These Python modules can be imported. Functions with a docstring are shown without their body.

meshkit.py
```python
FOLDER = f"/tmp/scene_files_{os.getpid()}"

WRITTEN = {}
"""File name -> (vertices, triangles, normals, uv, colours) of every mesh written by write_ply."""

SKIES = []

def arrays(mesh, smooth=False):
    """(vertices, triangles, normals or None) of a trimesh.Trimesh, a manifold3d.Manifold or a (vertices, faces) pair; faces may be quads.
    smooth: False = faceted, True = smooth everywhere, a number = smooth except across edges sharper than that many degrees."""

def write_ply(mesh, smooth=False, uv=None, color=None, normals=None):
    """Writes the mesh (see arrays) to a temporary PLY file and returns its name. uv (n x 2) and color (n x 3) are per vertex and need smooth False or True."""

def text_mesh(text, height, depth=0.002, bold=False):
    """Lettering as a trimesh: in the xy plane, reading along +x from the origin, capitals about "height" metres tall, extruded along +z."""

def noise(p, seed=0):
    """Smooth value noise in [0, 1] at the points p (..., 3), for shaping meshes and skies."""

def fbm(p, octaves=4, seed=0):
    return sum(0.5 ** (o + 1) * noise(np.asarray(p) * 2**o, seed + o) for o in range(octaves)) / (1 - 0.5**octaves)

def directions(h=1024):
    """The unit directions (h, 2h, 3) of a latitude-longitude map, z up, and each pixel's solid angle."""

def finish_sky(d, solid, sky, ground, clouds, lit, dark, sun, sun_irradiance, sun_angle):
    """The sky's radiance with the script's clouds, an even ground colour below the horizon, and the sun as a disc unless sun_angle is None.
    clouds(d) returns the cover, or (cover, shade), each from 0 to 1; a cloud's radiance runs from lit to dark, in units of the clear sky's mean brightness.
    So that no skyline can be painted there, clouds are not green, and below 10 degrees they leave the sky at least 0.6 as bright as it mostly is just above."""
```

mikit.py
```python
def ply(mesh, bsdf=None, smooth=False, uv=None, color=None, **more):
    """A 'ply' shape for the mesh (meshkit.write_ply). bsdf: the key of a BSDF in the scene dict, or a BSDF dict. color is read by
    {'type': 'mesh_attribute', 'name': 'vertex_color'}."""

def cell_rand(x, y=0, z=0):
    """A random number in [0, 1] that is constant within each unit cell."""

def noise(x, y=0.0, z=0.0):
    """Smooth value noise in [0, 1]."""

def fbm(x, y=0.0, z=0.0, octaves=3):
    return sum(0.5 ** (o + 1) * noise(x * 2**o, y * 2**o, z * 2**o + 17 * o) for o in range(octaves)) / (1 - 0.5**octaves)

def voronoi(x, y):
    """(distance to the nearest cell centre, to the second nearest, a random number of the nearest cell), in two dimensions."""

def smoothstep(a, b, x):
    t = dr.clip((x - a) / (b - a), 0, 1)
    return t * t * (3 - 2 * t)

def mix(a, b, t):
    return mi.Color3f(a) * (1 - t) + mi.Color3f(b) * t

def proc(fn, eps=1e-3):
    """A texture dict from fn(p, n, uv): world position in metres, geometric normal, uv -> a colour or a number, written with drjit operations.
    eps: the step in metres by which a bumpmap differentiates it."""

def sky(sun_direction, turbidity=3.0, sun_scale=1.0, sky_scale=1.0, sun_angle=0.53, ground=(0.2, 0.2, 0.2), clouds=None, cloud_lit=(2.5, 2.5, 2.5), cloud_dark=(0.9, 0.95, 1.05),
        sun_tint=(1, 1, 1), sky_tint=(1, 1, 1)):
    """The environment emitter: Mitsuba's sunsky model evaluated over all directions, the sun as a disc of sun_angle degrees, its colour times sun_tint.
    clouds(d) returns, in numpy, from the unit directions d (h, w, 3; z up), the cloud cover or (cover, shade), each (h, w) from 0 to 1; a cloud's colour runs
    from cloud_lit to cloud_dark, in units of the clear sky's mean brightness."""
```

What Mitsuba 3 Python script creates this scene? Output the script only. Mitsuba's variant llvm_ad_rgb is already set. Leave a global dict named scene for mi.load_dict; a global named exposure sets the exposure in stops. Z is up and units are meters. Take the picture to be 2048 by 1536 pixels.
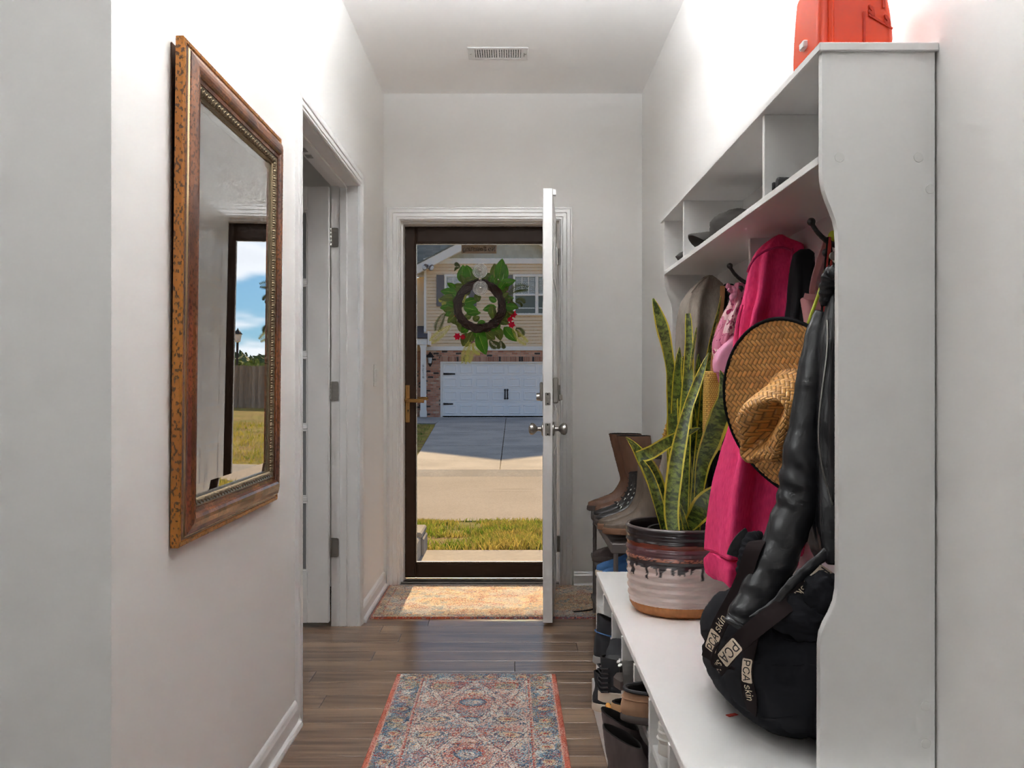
import math, random, numpy as np, trimesh, mitsuba as mi, drjit as dr, mikit, meshkit
from mikit import proc, noise, fbm, voronoi, cell_rand, smoothstep, mix
from shapely.geometry import Polygon, box as sbox, Point
from shapely import affinity
T = mi.ScalarTransform4f
scene, labels = {}, {}
rng = np.random.default_rng(7)
F, HC, CU, CV = 1903.0, 1.125, 1025.0, 768.0      # focal length in pixels of the 2048 frame, eye height

# ---------------------------------------------------------------- camera, sky, lights, exposure
scene['camera'] = {'type': 'perspective', 'fov': 2*math.degrees(math.atan(1024/F)), 'fov_axis': 'x', 'near_clip': 0.05, 'far_clip': 2000.0,
                   'to_world': T().look_at(origin=[0, 0, HC], target=[0, 1, HC], up=[0, 0, 1])}
exposure = 0.25
SUN_EL = math.radians(25.3)
def clouds(d):
    z = np.maximum(d[..., 2], 0.0)
    q = np.stack([d[..., 0]/(z+0.16), d[..., 1]/(z+0.16), 0*z], -1)
    n = meshkit.fbm(q*1.25+np.array([3.3, 1.1, 0.5]), 5, seed=4)
    cover = np.clip((n-0.475)/0.12, 0, 1)
    cover = cover*cover*(3-2*cover)
    return cover*0.9, np.clip((n-0.6)/0.35, 0, 1)*0.5
SKY_SCALE, SUN_SCALE = 2.2, 5.2
scene['sky'] = mikit.sky((0.0, math.cos(SUN_EL), math.sin(SUN_EL)), turbidity=2.0, sun_scale=SUN_SCALE, sky_scale=SKY_SCALE, sun_angle=0.7, ground=(0.25, 0.24, 0.2),
                         clouds=clouds, cloud_lit=(6.6, 6.7, 6.9), cloud_dark=(3.6, 3.7, 4.0), sky_tint=(0.55, 0.85, 1.2), sun_tint=(1.0, 0.92, 0.80))
UNSEEN_HALL_LAMP, UNSEEN_HALL_LAMP_NEAR, UNSEEN_ROOM_LAMP = (97.0, 101.0, 105.5), (28.0, 29.3, 30.6), (104.0, 108.0, 112.0)  # radiance of the unseen bowl lamps, chosen for wall and ceiling brightness

# ---------------------------------------------------------------- helpers
def lin(c):
    c = np.asarray(c, float)/255.0
    return np.where(c <= 0.04045, c/12.92, ((c+0.055)/1.055)**2.4)
def L(*c): return [float(x) for x in lin(c)]
def rgb(c): return {'type': 'rgb', 'value': L(*c)}
def mat(name, color, rough=0.5, metal=0.0, spec=0.4, bump=None, bscale=0.001, two=True, **k):
    col = rgb(color) if isinstance(color, (tuple, list)) else color
    b = {'type': 'principled', 'base_color': col, 'roughness': float(rough), 'metallic': float(metal), 'specular': float(spec), **k}
    if bump is not None:
        b = {'type': 'bumpmap', 'arbitrary': bump, 'scale': float(bscale), 'bsdf': b}
    scene['mat_'+name] = {'type': 'twosided', 'bsdf': b} if two else b
def attr(): return {'type': 'mesh_attribute', 'name': 'vertex_color'}
def C3(c): return mi.Color3f(*L(*c))
def free(key):
    if key not in scene and key not in labels: return key
    i = 1
    while f'{key}_{i:03d}' in scene or f'{key}_{i:03d}' in labels: i += 1
    return f'{key}_{i:03d}'
def thing(key, label, cat, group=None, kind=None):
    key = free(key); labels[key] = {'label': label, 'category': cat}
    if group: labels[key]['group'] = group
    if kind: labels[key]['kind'] = kind
    return key
def obj(key, mesh, m, smooth=False, label=None, kind=None, **k):
    key = free(key)
    scene[key] = mikit.ply(mesh, 'mat_'+m if isinstance(m, str) else m, smooth, **k)
    if label or kind:
        labels[key] = {}
        if label: labels[key]['label'] = label
        if kind: labels[key]['kind'] = kind
    return key
def single(key, mesh, m, label, cat, smooth=False, group=None, kind=None, **k):
    key = thing(key, label, cat, group, kind)
    scene[key] = mikit.ply(mesh, 'mat_'+m if isinstance(m, str) else m, smooth, **k)
    return key
def tm(v, f): 
    f = np.asarray(f, int)
    if f.ndim == 2 and f.shape[1] == 4: f = np.vstack([f[:, [0, 1, 2]], f[:, [0, 2, 3]]])
    return trimesh.Trimesh(np.asarray(v, float), f, process=False)
def cat(ms): 
    ms = [m for m in ms if m is not None]
    at = np.cumsum([0]+[len(m.vertices) for m in ms])
    return tm(np.vstack([m.vertices for m in ms]), np.vstack([np.asarray(m.faces)+a for m, a in zip(ms, at)]))
_BOX = np.array([[0, 2, 3, 1], [4, 5, 7, 6], [0, 1, 5, 4], [2, 6, 7, 3], [0, 4, 6, 2], [1, 3, 7, 5]])
def box(x0, x1, y0, y1, z0, z1, b=0.0):
    x0, x1, y0, y1, z0, z1 = min(x0, x1), max(x0, x1), min(y0, y1), max(y0, y1), min(z0, z1), max(z0, z1)
    if b <= 0:
        v = [(x, y, z) for z in (z0, z1) for y in (y0, y1) for x in (x0, x1)]
        return tm(v, [[0, 2, 3, 1], [4, 5, 7, 6], [0, 1, 5, 4], [2, 6, 7, 3], [0, 4, 6, 2], [1, 3, 7, 5]])
    b = min(b, (x1-x0)/2.01, (y1-y0)/2.01, (z1-z0)/2.01)
    p = []
    for sx, X in ((1, x0), (-1, x1)):
        for sy, Y in ((1, y0), (-1, y1)):
            for sz, Z in ((1, z0), (-1, z1)):
                p += [(X, Y+sy*b, Z+sz*b), (X+sx*b, Y, Z+sz*b), (X+sx*b, Y+sy*b, Z)]
    return trimesh.convex.convex_hull(np.array(p))
def move(m, M=None, t=(0, 0, 0), rz=0, rx=0, ry=0, s=1.0):
    v = np.asarray(m.vertices)*s
    for ang, ax in ((rx, 0), (ry, 1), (rz, 2)):
        if ang:
            c, sn = math.cos(ang), math.sin(ang); i, j = [(1, 2), (2, 0), (0, 1)][ax]
            w = v.copy(); w[:, i] = c*v[:, i]-sn*v[:, j]; w[:, j] = sn*v[:, i]+c*v[:, j]; v = w
    if M is not None: v = v@np.asarray(M, float)[:3, :3].T
    return tm(v+np.asarray(t, float), m.faces)
def frame(o, ex, ey, ez): return np.stack([ex, ey, ez], 1), np.asarray(o, float)
def P(u, v, Y): return np.array([(u-CU)*Y/F, Y, HC-(v-CV)*Y/F])
def grid_faces(n, m, wrap=False):
    """faces of an n x m vertex grid (m wraps round when wrap)"""
    i, j = np.meshgrid(np.arange(n-1), np.arange(m if wrap else m-1), indexing='ij')
    a = i*m+j; b = i*m+(j+1) % m
    return np.stack([a, b, b+m, a+m], -1).reshape(-1, 4)
def loft(rings, cap=(True, True)):
    r = np.asarray(rings, float); n, m = r.shape[:2]
    v = r.reshape(-1, 3); f = grid_faces(n, m, True)
    f = np.vstack([f[:, [0, 1, 2]], f[:, [0, 2, 3]]])
    j = np.arange(m)
    if cap[0]:
        v = np.vstack([v, r[0].mean(0)]); f = np.vstack([f, np.stack([j*0+len(v)-1, (j+1) % m, j], 1)])
    if cap[1]:
        v = np.vstack([v, r[-1].mean(0)]); f = np.vstack([f, np.stack([j*0+len(v)-1, (n-1)*m+j, (n-1)*m+(j+1) % m], 1)])
    return tm(v, f)
def frames(p):
    p = np.asarray(p, float); t = np.gradient(p, axis=0); t /= np.linalg.norm(t, axis=1, keepdims=True)+1e-12
    n = np.cross(t[0], [0, 0, 1] if abs(t[0][2]) < 0.9 else [1, 0, 0]); n /= np.linalg.norm(n)
    N = [n]
    for k in range(1, len(p)):
        n = N[-1]-t[k]*np.dot(N[-1], t[k]); N.append(n/(np.linalg.norm(n)+1e-12))
    N = np.array(N); return t, N, np.cross(t, N)
def tube(p, r, n=10, cap=True):
    p = np.asarray(p, float); t, N, B = frames(p); r = np.broadcast_to(np.asarray(r, float), (len(p),))
    a = np.arange(n)*2*np.pi/n
    ring = p[:, None]+r[:, None, None]*(np.cos(a)[None, :, None]*N[:, None]+np.sin(a)[None, :, None]*B[:, None])
    return loft(ring, (cap, cap))
def spline(pts, n=40):
    from scipy.interpolate import CubicSpline
    pts = np.asarray(pts, float); s = np.r_[0, np.cumsum(np.linalg.norm(np.diff(pts, axis=0), axis=1))]
    return CubicSpline(s, pts)(np.linspace(0, s[-1], n))
def lathe(prof, n=48, c=(0, 0, 0), ends=True):
    prof = np.asarray(prof, float); a = np.arange(n)*2*np.pi/n
    ring = np.stack([prof[:, :1]*np.cos(a), prof[:, :1]*np.sin(a), np.repeat(prof[:, 1:2], n, 1)], -1)+np.asarray(c, float)
    return loft(ring, (ends and prof[0, 0] > 1e-6, ends and prof[-1, 0] > 1e-6))
def extrude(poly, h): return trimesh.creation.extrude_polygon(poly, h, engine='earcut')
def sphere(c, r, sub=2, sc=(1, 1, 1)):
    m = trimesh.creation.icosphere(sub, 1.0); return tm(np.asarray(m.vertices)*r*np.array(sc)+np.array(c), m.faces)
def dome(c, r, axis, h=0.5, n=14):
    """a low button: lathe turned so that +z points along axis"""
    m = lathe([(r, 0), (r, h*r*0.6), (r*0.75, h*r*0.95), (0.0001, h*r)], n)
    ez = np.asarray(axis, float)/np.linalg.norm(axis); ex = np.cross([0, 0, 1] if abs(ez[2]) < .9 else [1, 0, 0], ez); ex /= np.linalg.norm(ex)
    return tm(np.asarray(m.vertices)@np.stack([ex, np.cross(ez, ex), ez]) + np.asarray(c, float), m.faces)
def prof_run(prof, path, closed=False):
    """sweep a 2-d profile (a, b) along a polyline; each path item is (point, dir_a, dir_b)"""
    rings = [[np.asarray(p)+a*np.asarray(A)+b*np.asarray(B) for a, b in prof] for p, A, B in path]
    if closed: rings.append(rings[0]); return loft(rings, (False, False))
    return loft(rings)

# ---------------------------------------------------------------- plain materials
mat('wall', (226, 224, 221), 0.65, spec=0.25)
mat('ceiling', (240, 238, 235), 0.8, spec=0.2)
mat('trim', (228, 227, 226), 0.32, spec=0.45)
mat('unit', (226, 225, 223), 0.4, spec=0.4)
mat('white', (225, 224, 221), 0.35)
mat('steel', (150, 147, 142), 0.32, 1.0)
mat('bronze', (32, 20, 11), 0.5, 0.0, 0.12)
mat('brass', (150, 112, 66), 0.38, 0.85)
mat('iron', (30, 28, 27), 0.4, 0.5)
mat('black', (14, 14, 15), 0.6, spec=.25)
mat('gap', (20, 18, 16), 0.9)
scene['mat_pane'] = {'type': 'thindielectric', 'int_ior': 1.27}
# ---------------------------------------------------------------- room shell
XL, XR, YD, ZC, YN = -0.716, 0.724, 5.30, 2.743, 1.70      # hall planes, ceiling, near end of the left wall
YO = YD+0.14                                               # outside face of the front wall
DX0, DX1, DZ = -0.627, 0.268, 2.040                        # front door opening
IY0, IY1, IZ, XI = 3.20, 4.42, 2.045, XL-0.124             # opening in the left wall
def wall(key, label, meshes, m='wall'): return single(key, cat(meshes), m, label, 'wall', kind='structure')
wall('wall_left', 'light grey painted hall wall that carries the framed mirror', [box(XI, XL, YN+.06, IY0-.02, 0, ZC), box(XI, XL, IY1+.02, YD, 0, ZC), box(XI, XL, IY0-.02, IY1+.02, IZ+.02, ZC)])
wall('wall_return', 'grey wall turning away at the near end of the mirror wall', [box(-4.6, XL, YN, YN+.12, 0, ZC)])
wall('wall_front', 'light grey end wall around the front door', [box(-4.6, DX0-.02, YD, YO, -.2, 3.3), box(DX1+.02, XR+.3, YD, YO, -.2, 3.3), box(DX0-.02, DX1+.02, YD, YO, DZ+.02, 3.3)])
wall('wall_right', 'light grey wall behind the white hall tree', [box(XR, XR+.12, -5.2, YD, 0, ZC)])
wall('wall_back', 'grey wall of the room behind the viewer', [box(-4.6, XR+.12, -5.3, -5.2, 0, ZC), box(-4.7, -4.6, -5.3, YN+.12, 0, ZC)])
wall('wall_study', 'grey walls of the side room behind the french door', [box(-4.0, -3.9, YN+.12, YD, 0, ZC)])
single('ceiling', box(-4.7, XR+.12, -5.3, YO, ZC, ZC+.15), 'ceiling', 'flat white painted ceiling of the hall', 'ceiling', kind='structure')
single('roof_slab', box(-4.9, XR+1.0, -5.5, YO+.05, 3.3, 3.45), 'ceiling', 'roof slab over the hall', 'roof', kind='structure')

# floor: planks laid across the hall
def plank_col(p, n, uv):
    u, v = uv.x, uv.y
    k = cell_rand(dr.floor(u/20.0), dr.floor(v/20.0))
    g = fbm(u*3.0, v*38.0, k*9, 4)
    s = fbm(u*7.0+3*g, v*160.0, 2.0, 2)
    w = noise(u*1.3, v*9.0, 5.0)
    c = mix(C3((66, 49, 37)), C3((112, 88, 69)), smoothstep(0.25, 0.75, g*0.7+s*0.3))
    c = mix(c, C3((136, 110, 86)), smoothstep(0.62, 0.9, w)*0.5)
    c = mix(c, C3((36, 25, 18)), smoothstep(0.60, 0.80, s)*smoothstep(.4, .7, g)*0.55)
    return c*(0.82+0.36*k)
mat('plank', proc(plank_col), 0.24, spec=0.75)
mat('floor_base', (20, 15, 12), 0.8)
single('floor', box(-4.6, XR, -5.2, YD+.02, -.1, -.004), 'floor_base', 'brown wood plank floor running across the hall', 'floor', kind='structure')
def planks():
    r = random.Random(3); w = .1412; y = 0.9; row = 0
    seams = {}
    while y < YD:
        y1 = min(y+w, YD); x = -2.6 if (y1 > IY0-.3 and y < IY1+.3) else XL-.02
        x0 = x-r.uniform(.1, 1.1); xe = XR
        while x0 < xe:
            x1 = x0+1.22
            a, b = max(x0, x), min(x1, xe)
            if b-a > .02:
                m = box(a+.0009, b-.0009, y+.0009, y1-.0009, -.006, 0.0, .0009)
                V = np.asarray(m.vertices)
                uv = np.stack([V[:, 0]-x0+20*r.randrange(1, 400), V[:, 1]-y+20*r.randrange(1, 400)], 1)
                obj('floor__plank', m, 'plank', uv=uv)
            x0 = x1
        y += w; row += 1
planks()

# baseboards: profile (out from wall, up)
BB = [(0, 0), (.028, 0), (.028, .006), (.024, .014), (.016, .018), (.014, .02), (.014, .060), (.011, .066), (.009, .074), (.005, .080), (0, .083)]
def baseboard(key, label, p0, p1, out):
    p0, p1, out = np.array(p0, float), np.array(p1, float), np.array(out, float)
    single(key, prof_run(BB, [(p0, out, (0, 0, 1)), (p1, out, (0, 0, 1))]), 'trim', label, 'baseboard', kind='structure', smooth=False)
baseboard('baseboard_left', 'white baseboard along the foot of the mirror wall', (XL, YN, 0), (XL, IY0-.065, 0), (1, 0, 0))
baseboard('baseboard_corner', 'short white baseboard between the french door casing and the front wall', (XL, IY1+.062, 0), (XL, YD, 0), (1, 0, 0))
baseboard('baseboard_front', 'white baseboard on the end wall right of the front door', (DX1+.075, YD, 0), (XR, YD, 0), (0, -1, 0))
baseboard('baseboard_right', 'white baseboard on the right wall by the shoe rack', (XR, 3.36, 0), (XR, YD, 0), (-1, 0, 0))
baseboard('baseboard_return', 'white baseboard on the wall at the near left', (-4.5, YN, 0), (XL, YN, 0), (0, -1, 0))

# casings: profile (across from the inner edge, out from the wall)
CS = [(0, 0), (0, .010), (.004, .013), (.012, .013), (.016, .016), (.034, .016), (.038, .019), (.054, .019), (.060, .016), (.066, .016), (.068, .012), (.068, 0)]
def casing(x0, x1, z1, at, out, s, axis):
    """door casing on a wall: openings x0..x1 along axis, head z1"""
    out = np.array(out, float); A = np.array(axis, float)
    base = np.array(at, float)
    pr = [(a*s/.068, b) for a, b in CS]
    U = np.array([0, 0, 1.0])
    path = [(base+A*x0, -A, out), (base+A*x0+U*z1, -A+U, out), (base+A*x1+U*z1, A+U, out), (base+A*x1, A, out)]
    return prof_run(pr, path)
t1 = thing('trim_1', 'white moulded casing and jamb around the front door', 'door frame', kind='structure')
obj(t1+'__casing', casing(DX0, DX1, DZ, (0, YD, 0), (0, -1, 0), .068, (1, 0, 0)), 'trim')
J = .018
obj(t1+'__jamb', cat([box(DX0-J, DX0+.004, YD-.001, YO+.02, 0, DZ+.004), box(DX1-.004, DX1+J, YD-.001, YO+.02, 0, DZ+.004), box(DX0-J, DX1+J, YD-.001, YO+.02, DZ-.004, DZ+J)]), 'trim')
obj(t1+'__door_stop', cat([box(DX0, DX0+.016, YD+.052, YO+.02, 0.01, DZ, .002), box(DX1-.016, DX1, YD+.052, YO+.02, 0.01, DZ, .002), box(DX0, DX1, YD+.052, YO+.02, DZ-.016, DZ, .002)]), 'trim')
obj(t1+'__outer_trim', cat([box(DX0-.09, DX0-.002, YO, YO+.10, -.15, DZ+.10, .003), box(DX1+.002, DX1+.09, YO, YO+.10, -.15, DZ+.10, .003), box(DX0-.09, DX1+.09, YO, YO+.10, DZ+.002, DZ+.11, .003)]), 'trim')
th = obj(t1+'__threshold', cat([box(DX0, DX1, YD+.010, YO+.10, -.03, .006, .004), box(DX0, DX1, YD+.035, YD+.075, .006, .014, .003), box(DX0, DX1, YO-.02, YO+.02, .006, .012, .003)]), 'steel', label='metal threshold under the door')

t2 = thing('trim_2', 'white moulded casing and jamb around the french door opening on the left', 'door frame', kind='structure')
obj(t2+'__casing', casing(IY0, IY1, IZ, (XL, 0, 0), (1, 0, 0), .062, (0, 1, 0)), 'trim')
obj(t2+'__jamb', cat([box(XI, XL+.001, IY0-.02, IY0, 0, IZ), box(XI, XL+.001, IY1, IY1+.02, 0, IZ), box(XI, XL+.001, IY0-.02, IY1+.02, IZ, IZ+.02)]), 'trim')
obj(t2+'__door_stop', cat([box(XI+.040, XI+.075, IY0, IY0+.011, 0, IZ, .003), box(XI+.040, XI+.075, IY1-.011, IY1, 0, IZ, .003), box(XI+.040, XI+.075, IY0, IY1, IZ-.011, IZ, .003)]), 'trim')
for dy in (-.045, .02):
    k = obj(t2+'__strike_plate', cat([box(XI+.008, XI+.034, 3.81+dy*1.6-.03, 3.81+dy*1.6+.03, IZ-.0025, IZ, .001), dome((XI+.021, 3.81+dy*1.6, IZ-.0025), .006, (0, 0, -1))]), 'steel', label='metal strike plate under the head')

# french door, open into the side room, seen edge on to the left
d2 = thing('door_2', 'white french door with glass panes standing open into the side room on the left', 'door', kind='structure')
FX1, FX0 = XI-.004, XI-.004-.60; FY0, FY1, FZ0, FZ1 = IY1-.040, IY1-.005, .025, 2.035
ST = .098
obj(d2+'__stile', box(FX1-ST, FX1, FY0, FY1, FZ0, FZ1, .002), 'trim'); obj(d2+'__stile', box(FX0, FX0+ST, FY0, FY1, FZ0, FZ1, .002), 'trim')
zr0, zr1 = .26, 1.925
obj(d2+'__rail', box(FX0+ST, FX1-ST, FY0, FY1, FZ0, zr0, .002), 'trim'); obj(d2+'__rail', box(FX0+ST, FX1-ST, FY0, FY1, zr1, FZ1, .002), 'trim')
ph = (zr1-zr0)/5
for k in range(1, 5): obj(d2+'__muntin', box(FX0+ST, FX1-ST, FY0+.004, FY1-.004, zr0+k*ph-.011, zr0+k*ph+.011, .004), 'trim')
xm = (FX0+FX1)/2
obj(d2+'__muntin', box(xm-.011, xm+.011, FY0+.005, FY1-.005, zr0, zr1, .004), 'trim')
for k in range(5):
    for a, b in ((FX0+ST, xm-.011), (xm+.011, FX1-ST)):
        obj(d2+'__pane', box(a, b, FY0+.016, FY0+.019, zr0+k*ph+.011, zr0+(k+1)*ph-.011), 'french_glass')
        z0, z1 = zr0+k*ph+(.011 if k else 0), zr0+(k+1)*ph-(.011 if k < 4 else 0)
        obj(d2+'__glazing_bead', cat([box(a, a+.008, FY0+.006, FY0+.016, z0, z1, .002), box(b-.008, b, FY0+.006, FY0+.016, z0, z1, .002), box(a, b, FY0+.006, FY0+.016, z0, z0+.008, .002), box(a, b, FY0+.006, FY0+.016, z1-.008, z1, .002)]), 'trim')
mat('french_glass', (120, 122, 124), 0.08, spec=0.6)
def hinge(holder, p, out, face, h=.089, w=.033, n=3):
    """leaf plate with rounded corners lying on a jamb: p centre at the knuckle, out = away from knuckle along the plate, face = plate normal"""
    out, face, U = np.array(out, float), np.array(face, float), np.array([0, 0, 1.0])
    pl = Polygon([(0, -h/2), (w, -h/2), (w, h/2), (0, h/2)]).buffer(-.008).buffer(.008).union(sbox(0, -h/2, w*.5, h/2))
    m = extrude(pl, .0022); V = np.asarray(m.vertices); R = np.stack([out, U, face])
    hm = [tm(V@R+p, m.faces)]
    k = obj(holder+'__hinge', hm[0], 'steel')
    for i in range(5):
        z0 = -h/2+i*h/5
        hm.append(tube([p+face*.003+U*(z0+.0008), p+face*.003+U*(z0+h/5-.0008)], .0055, 10))
    obj(k+'__knuckle', cat(hm[1:]), 'steel', True)
    for a, b in ((.022, .028), (.015, 0.0), (.022, -.028)):
        obj(k+'__screw', dome(p+out*a+U*b+face*.002, .0042, face, .35, 10), 'steel')
for z in (1.805, 1.092, .366): hinge(d2, np.array([XI-.001, IY1-.004, z]), (1, 0, 0), (0, -1, 0), w=.036)

# front door: six-panel leaf swung about a quarter turn into the hall
d1 = thing('door_1', 'white panelled front door standing open into the hall', 'door', kind='structure')
HX, HY, DW, DT = DX1-.004, YD+.002, .905, .0445
ang = math.atan2(.914, -.080)                  # leaf direction from the hinge, towards the viewer and slightly left
ed = np.array([-.060, -.912, 0.]); ed /= np.linalg.norm(ed)        # along the leaf
en = np.array([-ed[1], ed[0], 0.]); en = en if en[0] > 0 else -en     # interior face normal (towards the right wall)
dR = np.stack([ed, en, np.array([0, 0, 1.])])
dO = np.array([HX-.062, HY-.006, 0.])
def leaf(m): return tm(np.asarray(m.vertices)@dR+dO, m.faces)
DB, DTp = .022, 2.030
obj(d1+'__slab', leaf(box(0, DW, .0, DT, DB, DTp, .002)), 'trim')
for (a, b) in ((.13, .41), (.50, .78)):
    for (c, d) in ((.20, .80), (.98, 1.52), (1.62, 1.90)):
        for side, y0, y1 in ((1, DT-.001, DT+.006), (-1, -.006, .001)):
            o, i = [(a, c), (b, c), (b, d), (a, d)], .03
            fr = cat([box(a, b, y0, y1, c, c+.016, .003), box(a, b, y0, y1, d-.016, d, .003), box(a, a+.016, y0, y1, c, d, .003), box(b-.016, b, y0, y1, c, d, .003), box(a+.04, b-.04, y0, y1-(.002 if side > 0 else -.002), c+.04, d-.04, .003)])
            obj(d1+'__panel', leaf(fr), 'trim')
mat('satin', (158, 154, 148), 0.3, 1.0)
xe = DW-.06
def knob(z, side):
    s = side; y = DT if s > 0 else 0
    pr = [(.033, 0), (.033, .004), (.029, .007), (.012, .010), (.010, .026), (.014, .032), (.024, .040), (.0285, .050), (.027, .060), (.018, .067), (.0001, .069)]
    m = lathe(pr, 28); V = np.asarray(m.vertices)
    return leaf(tm(np.stack([V[:, 0]+xe, y+s*V[:, 2], V[:, 1]+z], 1), m.faces))
obj(d1+'__knob', knob(.915, 1), 'satin', 40); obj(d1+'__knob', knob(.915, -1), 'satin', 40)
for z in (.915, 1.056):
    k = obj(d1+'__latch_plate', leaf(box(DW-.001, DW+.002, DT/2-.0125, DT/2+.0125, z-.029, z+.029, .0015)), 'satin', label='metal latch plate on the door edge')
    obj(k+'__bolt', leaf(box(DW+.001, DW+(.012 if z < 1 else .004), DT/2-.007, DT/2+.007, z-.010, z+.010, .002)), 'satin')
    for q in (-.022, .022): obj(k+'__screw', leaf(tm(*(lambda m: (np.stack([DW+.002+np.asarray(m.vertices)[:, 2], DT/2+np.asarray(m.vertices)[:, 0], z+q+np.asarray(m.vertices)[:, 1]], 1), m.faces))(lathe([(.004, 0), (.003, .001), (.0001, .0012)], 10)))), 'iron')
kb = obj(d1+'__deadbolt_keypad', leaf(box(xe-.034, xe+.034, -.016, 0, 1.045, 1.135, .006)), 'satin', label='satin metal keypad lock on the outer face')
obj(kb+'__cylinder', leaf(tm(*(lambda m: (np.stack([xe+np.asarray(m.vertices)[:, 0], -.014-np.asarray(m.vertices)[:, 2], 1.065+np.asarray(m.vertices)[:, 1]], 1), m.faces))(lathe([(.019, 0), (.017, .018), (.0001, .019)], 20)))), 'satin', 40)
kh = obj(d1+'__lock_housing', leaf(box(xe-.036, xe+.036, DT, DT+.026, 1.035, 1.155, .005)), 'satin', label='brushed metal lock housing on the inner face')
obj(kh+'__thumb_turn', leaf(box(xe-.006, xe+.006, DT+.026, DT+.045, 1.05, 1.075, .003)), 'satin')
obj(d1+'__bumper', leaf(box(DW-.045, DW-.012, DT, DT+.016, DTp-.030, DTp-.004, .002)), 'trim')
def dhinge(z):
    p = np.array([HX-.002, HY-.002, z])
    k = obj(d1+'__hinge', cat([tube([p+(0, -.006, -.0445+i*.0178+.0007), p+(0, -.006, -.0445+(i+1)*.0178-.0007)], .0065, 12) for i in range(5)]), 'steel', 40)
    obj(k+'__plate', cat([box(HX-.034, HX-.006, HY-.005, HY-.0025, z-.0445, z+.0445), box(HX-.002, HX+.0015, HY-.004, HY+.040, z-.0445, z+.0445)]), 'steel')
for z in (1.835, 1.075, .235): dhinge(z)

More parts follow.
